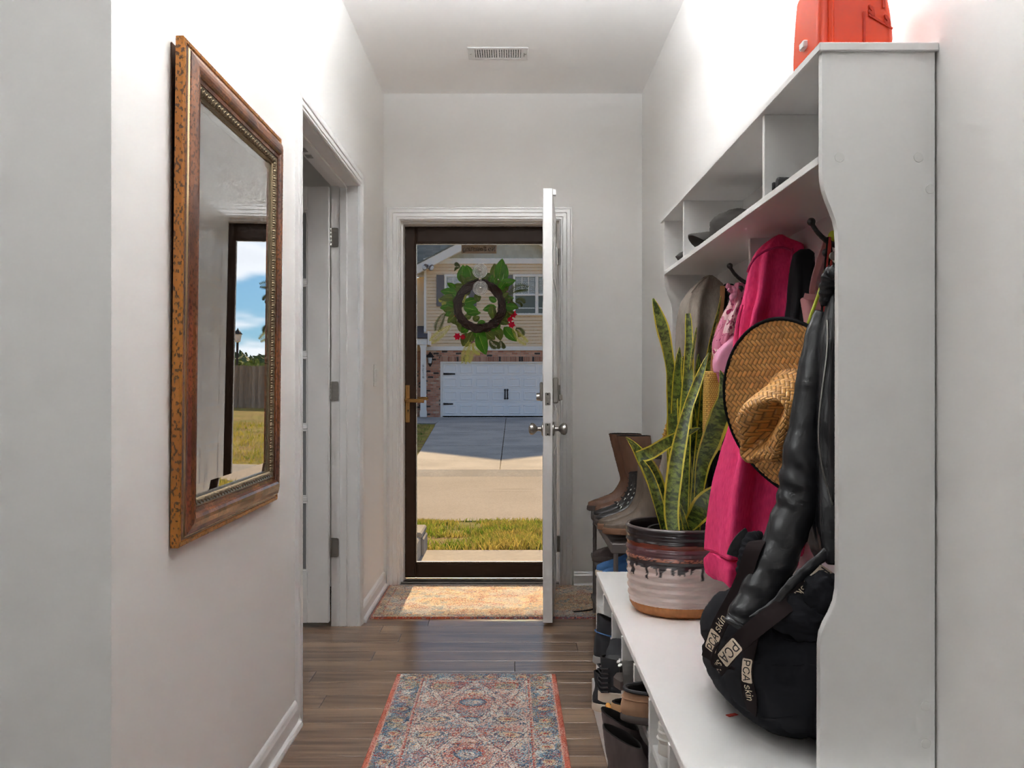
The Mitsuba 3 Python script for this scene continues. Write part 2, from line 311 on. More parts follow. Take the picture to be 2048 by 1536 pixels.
# storm door in the outer part of the opening
sd = thing('storm_door', 'dark bronze full-glass storm door closed in the front doorway', 'storm door', kind='structure')
SX0, SX1, SY0, SY1 = DX0+.006, DX1-.006, YO+.00, YO+.035
SZ0, SZ1, GX0, GX1, GZ0, GZ1 = .016, 2.032, -.549, .205, .104, 1.928
SF = [(0, 0), (0, .035), (.058, .035), (.072, .024), (.072, .010), (.060, .000)]
def sbar(x0, x1, z0, z1): return cat([box(x0, x1, SY0, SY1, z0, z1, .004), box(x0+.008, x1-.008, SY0-.004, SY0+.002, z0+.008, z1-.008, .003)])
obj(sd+'__stile', sbar(SX0, GX0, SZ0, SZ1), 'bronze'); obj(sd+'__stile', sbar(GX1, SX1, SZ0, SZ1), 'bronze')
obj(sd+'__rail', sbar(GX0, GX1, GZ1, SZ1), 'bronze'); obj(sd+'__rail', sbar(GX0, GX1, SZ0, GZ0), 'bronze')
obj(sd+'__glass', tm([(GX0, SY0+.018, GZ0), (GX1, SY0+.018, GZ0), (GX1, SY0+.018, GZ1), (GX0, SY0+.018, GZ1)], [[0, 1, 2, 3]]), 'pane')
obj(sd+'__gasket', cat([box(GX0, GX0+.004, SY0+.012, SY0+.024, GZ0, GZ1), box(GX1-.004, GX1, SY0+.012, SY0+.024, GZ0, GZ1), box(GX0, GX1, SY0+.012, SY0+.024, GZ0, GZ0+.004), box(GX0, GX1, SY0+.012, SY0+.024, GZ1-.004, GZ1)]), 'white')
a = P(816.5, 807, SY0)
hp = obj(sd+'__handle_plate', box(a[0]-.0125, a[0]+.0125, SY0-.012, SY0-.003, P(0, 845, SY0)[2], P(0, 770, SY0)[2], .002), 'brass', label='brass plate of the lever handle')
for v in (775.5, 838.5): obj(hp+'__screw', dome((a[0], SY0-.012, P(0, v, SY0)[2]), .0045, (0, -1, 0), .4), 'brass')
obj(hp+'__keyhole', cat([dome((a[0]+.003, SY0-.012, P(0, 821, SY0)[2]), .005, (0, -1, 0), .3), box(a[0]+.0015, a[0]+.0045, SY0-.0135, SY0-.012, P(0, 824, SY0)[2]-.004, P(0, 821, SY0)[2])]), 'gap')
q0, q1 = P(816, 800, SY0), P(851, 804, SY0)
lv = [q0+(0, -.012, 0), q0+(0, -.045, 0), q0+(.012, -.052, 0), q1+(0, -.052, 0)]
obj(sd+'__lever', cat([tube(spline(lv[:3], 8), .009, 12), move(box(0, q1[0]-q0[0], -.006, .006, -.011, .010, .003), t=q0+(0, -.052, 0), ry=.05)]), 'brass', 40)
obj(sd+'__outside_lever', cat([tube([q0+(0, .04, .01), q0+(0, .08, .01)], .008), box(q0[0], q1[0]+.012, SY0+.076, SY0+.090, q0[2]-.002, q0[2]+.017, .003)]), 'brass', 40)

# switch and ceiling register
sw = thing('light_switch', 'white rocker light switch on the left wall beside the front door', 'light switch')
sy, sz = 4.955, P(0, 751, 4.955)[2]
obj(sw+'__plate', box(XL, XL+.006, sy-.037, sy+.037, sz-.059, sz+.059, .003), 'white')
obj(sw+'__rocker', move(box(-.004, .006, -.0165, .0165, -.033, .033, .002), t=(XL+.006, sy, sz), ry=.09), 'white')
cv = thing('ceiling_vent', 'white metal air register set in the hall ceiling', 'vent')
vx0, vx1, vy0, vy1 = P(935, 0, 4.56)[0], P(1058, 0, 4.56)[0], 4.565, 4.735
obj(cv+'__frame', cat([box(vx0, vx1, vy0, vy0+.026, ZC-.006, ZC, .003), box(vx0, vx1, vy1-.026, vy1, ZC-.006, ZC, .003), box(vx0, vx0+.036, vy0, vy1, ZC-.006, ZC, .003), box(vx1-.036, vx1, vy0, vy1, ZC-.006, ZC, .003), box((vx0+vx1)/2-.006, (vx0+vx1)/2+.006, vy0, vy1, ZC-.006, ZC, .002)]), 'white')
obj(cv+'__duct_shade', box(vx0+.02, vx1-.02, vy0+.012, vy1-.012, ZC-.0015, ZC-.0005), 'gap', label='flat dark sheet behind the louvres, coloured as the shade inside')  # near-black sheet below the ceiling stands in for the shaded opening
for s in (0, 1):
    x0 = vx0+.037 if s == 0 else (vx0+vx1)/2+.007
    wd = ((vx1-vx0)/2-.044)/9
    for i in range(9):
        xx = x0+(i+.5)*wd
        obj(cv+'__louvre', move(box(-wd*.36, wd*.36, vy0+.024, vy1-.024, -.0008, .0008), t=(xx, 0, ZC-.0042), ry=(.35 if s == 0 else -.35)), 'white')
obj(cv+'__lever', cat([box(vx1-.022, vx1-.018, 4.63, 4.66, ZC-.016, ZC-.006, .001), dome((vx1-.014, 4.65, ZC-.006), .005, (0, 0, -1))]), 'steel')
obj(cv+'__screw', dome((vx0+.014, 4.65, ZC-.006), .004, (0, 0, -1)), 'steel')

# unseen lamps: bowls hung out of view, placed to light hall and room ceilings
def bowl(x, y, z, L_, label, r=.16):
    k = thing('unseen_ceiling_lamp', label, 'ceiling lamp')
    obj(k+'__bowl', lathe([(.0001, z-.055), (r*.6, z-.050), (r*.92, z-.028), (r+.006, z+.004), (r, z+.004), (r*.9, z-.024), (r*.55, z-.044), (.0001, z-.048)], 40, (x, y, 0), False), 'white', 40)
    obj(k+'__rod', cat([tube([(x+r*.9*math.cos(a), y+r*.9*math.sin(a), z-.01), (x, y, ZC-.02)], .004, 6) for a in (0, 2.09, 4.19)]+[lathe([(.05, ZC), (.05, ZC-.02), (.03, ZC-.026)], 24, (x, y, 0))]), 'steel', 40)
    a = np.arange(40)*2*np.pi/40; ring = np.stack([x+r*.88*np.cos(a), y+r*.88*np.sin(a), 0*a+z-.012], 1)
    m = tm(np.vstack([ring, [(x, y, z-.012)]]), [[40, i, (i+1) % 40] for i in range(40)])
    scene[free(k+'__diffuser')] = mikit.ply(m, 'mat_white', False, emitter={'type': 'area', 'radiance': {'type': 'rgb', 'value': list(L_)}})
bowl(0.0, 0.90, 1.85, UNSEEN_HALL_LAMP_NEAR, 'unseen wide hanging bowl lamp at the near end of the hall, lighting its ceiling', .24)
bowl(0.0, 1.75, 2.05, UNSEEN_HALL_LAMP_NEAR, 'unseen wide hanging bowl lamp over the middle of the hall, lighting its ceiling', .24)
bowl(-.27, 2.62, 2.365, UNSEEN_HALL_LAMP, 'unseen hanging bowl lamp lighting the far hall, on the mirror side', .25)
bowl(.27, 2.62, 2.365, UNSEEN_HALL_LAMP, 'unseen hanging bowl lamp lighting the far hall, on the hall tree side', .25)
bowl(-1.5, -1.2, 2.00, UNSEEN_ROOM_LAMP, 'unseen hanging bowl lamp over the room, nearest the hall, lighting faces turned to the viewer', .34)
bowl(-2.6, -3.6, 2.00, UNSEEN_ROOM_LAMP, 'unseen hanging bowl lamp at the back of the room, lighting faces turned to the viewer', .34)

# downlight out of view in the side room, placed to light the french door
k = thing('unseen_study_lamp', 'unseen pendant lamp in the side room, placed to light the open french door', 'pendant lamp')
obj(k+'__shade', lathe([(.03, 2.30), (.05, 2.29), (.13, 2.20), (.128, 2.198), (.045, 2.285), (.0001, 2.29)], 32, (-2.1, 2.9, 0), False), 'steel', 40)
obj(k+'__cord', tube([(-2.1, 2.9, 2.29), (-2.1, 2.9, ZC)], .004, 6), 'black')
a = np.arange(24)*np.pi/12; m = tm(np.vstack([np.stack([-2.1+.10*np.cos(a), 2.9+.10*np.sin(a), 0*a+2.235], 1), [(-2.1, 2.9, 2.235)]]), [[24, (i+1) % 24, i] for i in range(24)])
scene[k+'__bulb'] = mikit.ply(m, 'mat_white', False, emitter={'type': 'area', 'radiance': {'type': 'rgb', 'value': [170.0, 173.0, 173.0]}})
# ---------------------------------------------------------------- outdoors: ground
def ground_z(y): return float(np.interp(y, [5.4, 7.3, 9.0, 11.0, 11.4, 17.2, 17.6, 22, 36.4, 60, 400], [-.15, -.17, -.30, -.47, -.58, -.58, -.47, -.40, -.157, -.15, -.1]))
def strip(x0, x1, ys, dz=0.0, th=.12):
    """a ground slab following the ground's profile"""
    xs = (lambda y: x0) if not callable(x0) else x0
    xe = (lambda y: x1) if not callable(x1) else x1
    top = [[(xs(y), y, ground_z(y)+dz), (xe(y), y, ground_z(y)+dz)] for y in ys]
    rings = [[a, b, (b[0], b[1], b[2]-th), (a[0], a[1], a[2]-th)] for a, b in top]
    return loft(np.array(rings))
def concrete_col(base, dark, s=1.0):
    def fn(p, n, uv):
        g = fbm(p.x*1.3*s, p.y*1.3*s, 1.0, 4); h = fbm(p.x*30*s, p.y*30*s, p.z*30, 2)
        return mix(C3(dark), C3(base), smoothstep(.25, .7, g*.7+h*.3))
    return proc(fn)
mat('concrete', concrete_col((160, 156, 151), (138, 135, 132)), .85, spec=.2)
mat('curb', concrete_col((202, 192, 176), (182, 172, 156)), .85, spec=.2)
def asphalt(p, n, uv):
    g = fbm(p.x*.7, p.y*.7, 2.0, 3); h = noise(p.x*55, p.y*55, 1.0); k = noise(p.x*.5, p.y*6, 4.0)
    c = mix(C3((128, 121, 115)), C3((156, 149, 142)), g*.6+h*.45)
    return mix(c, C3((112, 106, 101)), smoothstep(.90, .94, k)*.5)
mat('asphalt', proc(asphalt), .9, spec=.2)
def turf(p, n, uv):
    g = fbm(p.x*1.1, p.y*1.1, 3.0, 4); h = fbm(p.x*14, p.y*14, 0.0, 3)
    c = mix(C3((104, 104, 42)), C3((150, 132, 70)), smoothstep(.35, .68, g*.6+h*.4))
    return mix(c, C3((122, 96, 60)), smoothstep(.48, .60, fbm(p.x*3.1, p.y*3.1, 7.0, 3))*.8)
mat('turf', proc(turf), .95, spec=.1)
def st(key, label, mesh, m, cat_='ground'): return single(key, mesh, m, label, cat_, kind='structure')
st('porch_slab', 'pale concrete slab outside the front door', box(-.76, 3.0, YO, 7.32, -.5, -.15, .01), 'concrete', 'slab')
st('lawn', 'short sunlit lawn between the slab and the street', cat([strip(-30, 40, np.linspace(7.3, 11.0, 12)), strip(-30, -.76, [5.4, 7.31]), strip(3.0, 40, [5.4, 7.31])]), 'turf', 'lawn')
st('curb_near', 'near concrete curb of the street', cat([strip(-60, 80, [11.0, 11.16], .015), strip(-60, 80, [11.16, 11.4, 11.6], .01)]), 'curb', 'curb')
st('street', 'grey asphalt street beyond the lawn', strip(-60, 80, [11.3, 14, 17.3]), 'asphalt', 'street')
st('curb_far', 'far concrete curb with a gutter in front of the driveway', cat([strip(-60, 80, [16.85, 17.2], .012), strip(-60, -4.2, [17.2, 17.3, 17.5], .10), strip(4.6, 80, [17.2, 17.3, 17.5], .10), strip(-4.2, 4.6, [17.2, 17.6, 17.62], .014)]), 'curb', 'curb')
dl = lambda y: float(np.interp(y, [17.5, 18.7, 30.9, 32.4], [-2.15, -1.95, -2.5, -2.6]))
drv = thing('driveway', 'concrete driveway leading up to the white garage door', 'driveway', kind='structure')
for i, (a, b) in enumerate(((17.6, 23.0), (23.0, 28.6), (28.6, 36.5))):
    ys = np.linspace(a+(.02 if a > 18 else 0), b-.02, 6)
    obj(drv+'__slab', strip(dl, -.233, ys, .014), 'concrete'); obj(drv+'__slab', strip(-.213, 2.6, ys, .014), 'concrete')
obj(drv+'__slab', strip(-9, lambda y: dl(32.4), np.linspace(32.4, 36.5, 3), .02), 'concrete')
obj(drv+'__joint_filler', strip(lambda y: dl(y)-.02, 2.6, np.linspace(17.6, 36.5, 20), -.005), 'gap_brown')
mat('gap_brown', (92, 84, 76), .9)
st('far_lawn', 'lawn beyond the street on both sides of the driveway', strip(-60, 80, np.r_[np.linspace(17.5, 24, 6), np.linspace(26, 70, 10)], -.02), 'turf', 'lawn')

def blades(n, xr, yr, h, seed, green=(100, 136, 38), dry=(180, 164, 92)):
    r = np.random.default_rng(seed)
    x, y = r.uniform(*xr, n), r.uniform(*yr, n)
    keep = meshkit.fbm(np.stack([x*1.9, y*1.9, 0*x], 1), 3, seed=2) > r.uniform(.36, .62, n)
    keep &= (x < -.4) & (x < np.interp(y, [17.5, 18.7, 30.9, 32.4], [-2.3, -2.1, -2.65, -2.75])) | (x > -.4) | (y < 12)
    x, y = x[keep], y[keep]; n = len(x)
    z = np.interp(y, [5.4, 7.3, 9.0, 11.0, 11.4, 17.2, 17.6, 22, 36.4, 60], [-.15, -.17, -.30, -.47, -.58, -.58, -.47, -.40, -.157, -.15])
    a = r.uniform(0, 2*np.pi, n); w = r.uniform(.003, .007, n); hh = h*r.uniform(.4, 1.3, n)*(0.6+0.9*meshkit.noise(np.stack([x*1.3, y*1.3, 0*x+4], 1)))
    d = np.stack([np.cos(a), np.sin(a)], 1); lean = r.normal(0, .45, (n, 2))*hh[:, None]
    b0 = np.stack([x-d[:, 0]*w, y-d[:, 1]*w, z-.01], 1); b1 = np.stack([x+d[:, 0]*w, y+d[:, 1]*w, z-.01], 1)
    m0 = np.stack([x-d[:, 0]*w*.8+lean[:, 0]*.35, y-d[:, 1]*w*.8+lean[:, 1]*.35, z+hh*.55], 1); m1 = m0+np.stack([d[:, 0]*w*1.6, d[:, 1]*w*1.6, 0*w], 1)
    t = np.stack([x+lean[:, 0], y+lean[:, 1], z+hh], 1)
    v = np.stack([b0, b1, m0, m1, t], 1).reshape(-1, 3); o = np.arange(n)[:, None]*5
    f = np.concatenate([o+[0, 1, 3], o+[0, 3, 2], o+[2, 3, 4]]).reshape(-1, 3)
    k = np.clip(meshkit.fbm(np.stack([x*2.2, y*2.2, 0*x+9], 1), 3)*2.2-.70+r.normal(0, .25, n), 0, 1)[:, None]
    c = lin(green)*k+lin(dry)*(1-k); c = c*r.uniform(.7, 1.25, (n, 1))
    return tm(v, f), np.repeat(np.clip(c, 0, 1), 5, 0)
scene['mat_blade'] = {'type': 'principledthin', 'base_color': attr(), 'roughness': .6, 'diff_trans': .8, 'spec_trans': 0.0}
m, c = blades(60000, (-2.2, 1.6), (7.35, 11.0), .06, 5)
single('grass', m, 'blade', 'short yellow green grass growing on the lawn by the slab', 'grass', kind='stuff', color=c)
m, c = blades(16000, (3.0, 9.5), (17.7, 30.0), .07, 6, (104, 128, 30), (170, 158, 70))
single('grass', m, 'blade', 'grass on the far lawn seen in the mirror', 'grass', kind='stuff', color=c)
m, c = blades(9000, (-6.0, -1.9), (17.7, 32.0), .06, 8, (70, 104, 40), (96, 112, 50))
single('grass', m, 'blade', 'grass left of the driveway across the street', 'grass', kind='stuff', color=c)
stone = concrete_col((150, 146, 140), (112, 108, 104), 3)
mat('stone', stone, .9)
sb = thing('stone_edging', 'grey stone block edging at the left end of the slab', 'edging')
obj(sb+'__block', box(-.95, -.675, 6.75, 7.05, -.16, .0, .012), 'stone'); obj(sb+'__block', box(-.93, -.655, 7.06, 7.38, -.17, -.02, .012), 'stone'); obj(sb+'__block', box(-1.0, -.665, 7.0, 7.42, -.018, .03, .012), 'stone')

# ---------------------------------------------------------------- house across the street
H = 36.4; K = H/F
hx = lambda u: (u-CU)*K
hz = lambda v: HC-(v-CV)*K
def siding_col(p, n, uv): return mix(C3((228, 206, 174)), C3((236, 214, 182)), noise(p.x*.8, p.z*6, 1.0))
mat('siding', proc(siding_col), .7); mat('lap_shade', (150, 126, 104), .9)  # second colour is the shade under the siding laps
def brick_col(p, n, uv):
    bx, bz = p.x/.215, p.z/.075
    row = dr.floor(bz); sx = bx+0.5*(row-2*dr.floor(row/2))
    fx, fz = sx-dr.floor(sx), bz-row
    k = cell_rand(dr.floor(sx), row, 3); k2 = cell_rand(dr.floor(sx), row, 8)
    c = mix(C3((176, 114, 92)), C3((216, 168, 142)), k)
    c = mix(c, C3((72, 58, 54)), smoothstep(.86, .88, k2))
    c = mix(c, C3((206, 184, 164)), smoothstep(.93, .94, k)*.7)
    m = mi.Float(1)-smoothstep(.02, .05, fx)*smoothstep(.98, .95, fx)*smoothstep(.06, .14, fz)*smoothstep(.98, .9, fz)
    return mix(c, C3((176, 160, 146)), m)
mat('brick', proc(brick_col), .9)
def soldier_col(p, n, uv):
    bx = p.x/.085; i = dr.floor(bx); f = bx-i; k = cell_rand(i, 4, 5); k2 = cell_rand(i, 9, 2)
    c = mix(C3((150, 98, 78)), C3((196, 152, 128)), k); c = mix(c, C3((66, 54, 52)), smoothstep(.78, .8, k2))
    return mix(c, C3((176, 160, 146)), mi.Float(1)-smoothstep(.05, .12, f)*smoothstep(1, .93, f))
mat('soldier', proc(soldier_col), .9)
mat('hwhite', (242, 239, 233), .6); mat('gwhite', (244, 244, 244), .55)
def shingle_col(p, n, uv):
    k = cell_rand(p.x/.3, (p.y+p.z)/.16, 1); return mix(C3((98, 102, 96)), C3((128, 130, 122)), k)
mat('shingle', proc(shingle_col), .95)
mat('dshingle', (74, 74, 80), .95)
def shake_col(p, n, uv):
    r = dr.floor(p.z/.16); k = cell_rand(p.x/.19+r*.37, r, 1); return mix(C3((178, 178, 164)), C3((192, 192, 178)), k)
mat('shake', proc(shake_col), .9)
mat('shutter', (112, 108, 112), .7)
scene['mat_winglass'] = {'type': 'twosided', 'bsdf': {'type': 'principled', 'base_color': rgb((96, 108, 116)), 'roughness': .08, 'specular': .7}}
mat('blind', (214, 218, 220), .7)
mat('hiron', (34, 32, 34), .6)
hs = thing('house', 'tan two storey house with brick base and white double garage across the street', 'house')
XA, XB = hx(849), hx(1178); gx0, gx1, gz0, gz1 = hx(886), hx(1141), ground_z(36.4)+.02, hz(724)
zb0, zb1 = hz(701), hz(693)                                  # white band above the brick
ZF0, ZF1 = hz(528), hz(517)                                  # frieze band
obj(hs+'__brick_wall', cat([box(XA, gx0-.09, H, H+.3, -.4, zb0), box(gx1+.09, XB, H, H+.3, -.4, zb0), box(gx0-.09, gx1+.09, H, H+.3, hz(713.5), zb0)]), 'brick')
obj(hs+'__brick_course', box(gx0-.09, gx1+.09, H-.012, H+.28, gz1+.02, hz(713.5)), 'soldier')
obj(hs+'__garage_frame', cat([box(gx0-.09, gx0, H+.01, H+.2, -.3, gz1+.03, .01), box(gx1, gx1+.09, H+.01, H+.2, -.3, gz1+.03, .01), box(gx0-.09, gx1+.09, H+.01, H+.2, gz1-.05, gz1+.03, .01)]), 'hwhite')
obj(hs+'__body', cat([box(XA+.02, XB-.02, H+.25, H+9, -.4, ZF1)]), 'siding')
obj(hs+'__lap_shade_sheet', box(XA+.01, XB-.01, H+.012, H+.26, zb1-.02, ZF0+.02), 'lap_shade')  # darker sheet seen between boards paints the shade lines under the laps
nb = int(round((ZF0-zb1)/.127)); hb = (ZF0-zb1)/nb
wins = [(hx(890), hx(938), hz(614), hz(549)), (hx(1027), hx(1122), hz(631), hz(549))]
for i in range(nb):
    z0, z1 = zb1+i*hb, zb1+(i+1)*hb-.007
    v = [(x, y, z) for x in (XA, XB) for y, z in ((H+.27, z0), (H-.030, z0), (H+.004, z1), (H+.27, z1))]
    obj(hs+'__siding_board', tm(v, [[0, 1, 5, 4], [1, 2, 6, 5], [2, 3, 7, 6], [3, 0, 4, 7]]), 'siding')
obj(hs+'__trim_band', box(XA-.02, XB+.02, H-.05, H+.1, zb0, zb1, .01), 'hwhite')
obj(hs+'__frieze', box(XA-.02, XB+.02, H-.06, H+.1, ZF0, ZF1, .01), 'hwhite')
for x in (XA, XB-.09): obj(hs+'__corner_board', box(x, x+.09, H-.05, H+.1, zb1 if x > 0 else hz(664), ZF0, .01), 'hwhite')
gd = obj(hs+'__garage_door', box(gx0, gx1, H+.10, H+.15, gz0+.03, gz1), 'gwhite')
obj(gd+'__bottom_seal', box(gx0, gx1, H+.09, H+.15, gz0-.01, gz0+.035), 'gap')
sh, sw_ = (gz1-gz0-.03)/4, (gx1-gx0)/8
for i in range(4):
    z0 = gz0+.03+i*sh
    obj(gd+'__section', box(gx0, gx1, H+.085, H+.11, z0+.008, z0+sh-.008, .006), 'gwhite')
    for j in range(8):
        x0 = gx0+j*sw_
        a, b, c, d = x0+.06, x0+sw_-.06, z0+.09, z0+sh-.09
        v = []
        for (q, y) in ((0, H+.085), (.012, H+.068), (.045, H+.068), (.06, H+.078)): v += [[(a+q, y, c+q), (b-q, y, c+q), (b-q, y, d-q), (a+q, y, d-q)]]
        obj(gd+'__panel', loft(np.array(v), (False, True)), 'gwhite')
xc = hx(1013.5)
for x in (hx(1011), hx(1016)):
    obj(gd+'__handle', cat([tube([(x, H+.04, hz(796)), (x, H+.02, hz(788)), (x, H+.04, hz(781))], .022, 8), sphere((x, H+.06, hz(797)), .04, 1), sphere((x, H+.06, hz(780)), .04, 1)]), 'hiron')
for v, u1 in ((748, 911), (808, 907)):
    z = hz(v); obj(gd+'__strap_hinge', tm([(gx0+.03, H+.06, z-.04), (hx(u1), H+.06, z-.022), (hx(u1), H+.06, z+.022), (gx0+.03, H+.06, z+.04), (gx0+.03, H+.085, z-.04), (hx(u1), H+.085, z-.022), (hx(u1), H+.085, z+.022), (gx0+.03, H+.085, z+.04)], _BOX[[0]] .tolist() and [[0, 3, 2, 1], [4, 5, 6, 7], [0, 1, 5, 4], [1, 2, 6, 5], [2, 3, 7, 6], [3, 0, 4, 7]]), 'hiron')
HW = H-.036
def window(x0, x1, z0, z1, lites, shutters):
    w = obj(hs+'__window', cat([box(x0, x0+.09, HW-.06, HW+.03, z0, z1, .01), box(x1-.09, x1, HW-.06, HW+.03, z0, z1, .01), box(x0, x1, HW-.06, HW+.03, z0, z0+.08, .01), box(x0, x1, HW-.06, HW+.03, z1-.09, z1, .01)]+[box(x0+(x1-x0)*i/lites-.06, x0+(x1-x0)*i/lites+.06, HW-.055, HW+.03, z0, z1, .01) for i in range(1, lites)]), 'hwhite')
    zm = (z0+z1)/2
    for i in range(lites):
        a = x0+(x1-x0)*i/lites+(.09 if i == 0 else .06); b = x0+(x1-x0)*(i+1)/lites-(.09 if i == lites-1 else .06)
        obj(w+'__meeting_rail', box(a, b, HW-.045, HW+.02, zm-.035, zm+.035, .006), 'hwhite')
        obj(w+'__pane', box(a, b, HW-.018, HW-.012, z0+.08, zm-.035), 'winglass'); obj(w+'__pane', box(a, b, HW-.018, HW-.012, zm+.035, z1-.09), 'winglass')
        for k in (1, 2): obj(w+'__muntin', box(a+(b-a)*k/3-.014, a+(b-a)*k/3+.014, HW-.03, HW-.016, zm+.035, z1-.09), 'hwhite')
        n = 13
        for k in range(n):
            z = zm+.05+(z1-.10-zm-.05)*k/(n-1); obj(w+'__blind_slat', box(a+.02, b-.02, HW-.0195, HW-.0185, z-.016, z+.012), 'blind')
        obj(w+'__blind_slat', box(a+.02, b-.02, HW-.0195, HW-.0185, z0+.26, z0+.30), 'blind')
    for a, b in shutters:
        s = obj(hs+'__shutter', box(a, b, HW-.04, HW+.01, z0+.02, z1-.02, .01), 'shutter')
        for k in range(2):
            zz = z0+.1+(z1-z0-.2)*k/2; obj(s+'__panel', box(a+.05, b-.05, HW-.05, HW-.03, zz+.04, zz+(z1-z0-.2)/2-.02, .008), 'shutter')
window(*wins[0], 1, [(hx(874), hx(889)), (hx(939), hx(954))])
window(*wins[1], 2, [(hx(1014), hx(1026)), (hx(1123), hx(1135))])
# gable over the garage
ax, sl = hx(1013.5), .52
def rake(x): return hz(533)+sl*(x-hx(834))       # top edge of the left rake
XE = hx(829); ztop = rake(ax); XE2 = 2*ax-XE
gp = Polygon([(XE+.4, ZF1), (XE2-.4, ZF1), (ax, ztop-.1)])
m = extrude(gp, .12); V = np.asarray(m.vertices)
obj(hs+'__gable', tm(np.stack([V[:, 0], H+.02+V[:, 2], V[:, 1]], 1), m.faces), 'shake')
zr = lambda x: rake(x if x < ax else 2*ax-x)
for s in (0, 1):
    xs = (XE-.1, ax) if s == 0 else (XE2+.1, ax)
    wd = .34
    v = [(xs[0], y, rake(XE-.1)+dz) for y in (H-.34, H-.28) for dz in (-wd, 0)]+[(xs[1], y, ztop+dz) for y in (H-.34, H-.28) for dz in (-wd, 0)]
    obj(hs+'__rake_board', tm(v, [[0, 1, 5, 4], [2, 6, 7, 3], [1, 3, 7, 5], [0, 4, 6, 2], [0, 2, 3, 1], [4, 5, 7, 6]]), 'hwhite')
    v = [(xs[0], y, rake(XE-.1)+dz) for y in (H-.28, H+.02) for dz in (-wd+.02, -wd+.05)]+[(xs[1], y, ztop+dz) for y in (H-.28, H+.02) for dz in (-wd+.02, -wd+.05)]
    obj(hs+'__soffit', tm(v, [[0, 1, 5, 4], [2, 6, 7, 3], [1, 3, 7, 5], [0, 4, 6, 2]]), 'hwhite')
    v = [(xs[0], y, rake(XE-.1)+dz) for y in (H-.36, H+9) for dz in (0, .06)]+[(xs[1], y, ztop+dz) for y in (H-.36, H+9) for dz in (0, .06)]
    obj(hs+'__roof', tm(v, [[0, 1, 5, 4], [2, 6, 7, 3], [1, 3, 7, 5], [0, 4, 6, 2], [0, 2, 3, 1]]), 'shingle')
# wing behind on the left: recessed wall, main roof, front porch
HB = 38.4
obj(hs+'__entry_wall', cat([box(-10, XA+.1, HB, HB+.2, -.4, hz(560)+.3)]), 'siding')
obj(hs+'__entry_brick', box(-10, XA+.02, HB-.05, HB+.02, -.4, 2.45), 'brick')
kb_ = HB/F
v = [(-10, HB-.35, HC+(768-545)*kb_), (hx(915), HB-.35, HC+(768-545)*kb_), (-10, HB+5, 9.2), (hx(915)+4, HB+5, 9.2)]
obj(hs+'__main_roof', tm(v+[(a, b, c-.08) for a, b, c in v], [[0, 1, 3, 2], [4, 6, 7, 5], [0, 4, 5, 1], [2, 3, 7, 6], [0, 2, 6, 4], [1, 5, 7, 3]]), 'shingle')
obj(hs+'__eave_board', box(-10, XA, HB-.38, HB-.30, HC+(768-556)*kb_, HC+(768-545)*kb_), 'hwhite')
PY = 35.6; kp = PY/F
px = lambda u: (u-CU)*kp
pz = lambda v: HC-(v-CV)*kp
obj(hs+'__porch_roof', loft(np.array([[(-10, PY-.15, pz(677)), (px(857), PY-.15, pz(677)), (px(857), PY-.15, pz(675)), (-10, PY-.15, pz(675))], [(-10, HB-.1, hz(648)), (px(857), HB-.1, hz(648)), (px(857), HB-.1, hz(646)), (-10, HB-.1, hz(646))]])), 'dshingle')
obj(hs+'__porch_trim', cat([box(px(857), px(860), PY-.17, PY+.9, pz(690), pz(663), .01), box(-10, px(856), PY-.10, PY+.2, pz(690), pz(677), .02)]), 'hwhite')
co = obj(hs+'__porch_column', cat([loft(np.array([[(px(a), PY-.06, z), (px(b), PY-.06, z), (px(b), PY+.18, z), (px(a), PY+.18, z)] for a, b, z in ((841, 854, pz(834)), (841, 854, pz(823)), (842, 853, pz(820)), (842.5, 852.5, pz(700)), (842.5, 852.5, pz(696)), (841, 854, pz(694)), (841, 854, pz(690)))])) ]), 'hwhite')
for i, ch in enumerate('4214'):
    t = meshkit.text_mesh(ch, .105, .012); V = np.asarray(t.vertices); V = V-[V[:, 0].mean(), 0, 0]
    obj(co+'__number', tm(np.stack([px(847.6)+V[:, 0], PY-.062-V[:, 2], pz(734+i*7.6)+V[:, 1]], 1), np.asarray(t.faces)[:, ::-1]), 'number')
mat('number', (150, 150, 152), .5, .4)
lz = hz(720)
ln = obj(hs+'__wall_lantern', cat([lathe([(.02, .30), (.03, .26), (.16, .12), (.17, .10), (.12, .09)], 6, (hx(862), H-.2, lz)), lathe([(.11, .09), (.07, -.16), (.03, -.24), (.001, -.26)], 6, (hx(862), H-.2, lz)), box(hx(862)-.03, hx(862)+.03, H-.2, H, lz+.14, lz+.18), box(hx(862)-.07, hx(862)+.07, H-.03, H, lz-.06, lz+.26, .01)]), 'hiron')
obj(ln+'__glass', lathe([(.085, .085), (.055, -.13)], 6, (hx(862), H-.255, lz)), 'blind')
fl = obj(hs+'__flood_light', cat([sphere((hx(861), H-.16, hz(534)), .10, 2), tube([(hx(858), H-.02, hz(531)), (hx(861), H-.16, hz(534))], .05)]), 'shutter')
for u, dx, v in ((852.5, -.5, 537), (865.5, .45, 538)):
    p = np.array([hx(861), H-.18, hz(534)]); q = np.array([hx(u), H-.42, hz(v)])
    k = obj(fl+'__lamp_head', loft(np.array([[p+(q-p)*t+r_*(math.cos(a)*np.array([.7, .5*np.sign(dx), .3])+math.sin(a)*np.array([0, -.45, .85])) for a in np.arange(12)*np.pi/6] for t, r_ in ((.1, .05), (.6, .09), (1.0, .13))])), 'shutter')
    obj(k+'__lens', sphere(q, .095, 1, (1, .3, 1)), 'blind')

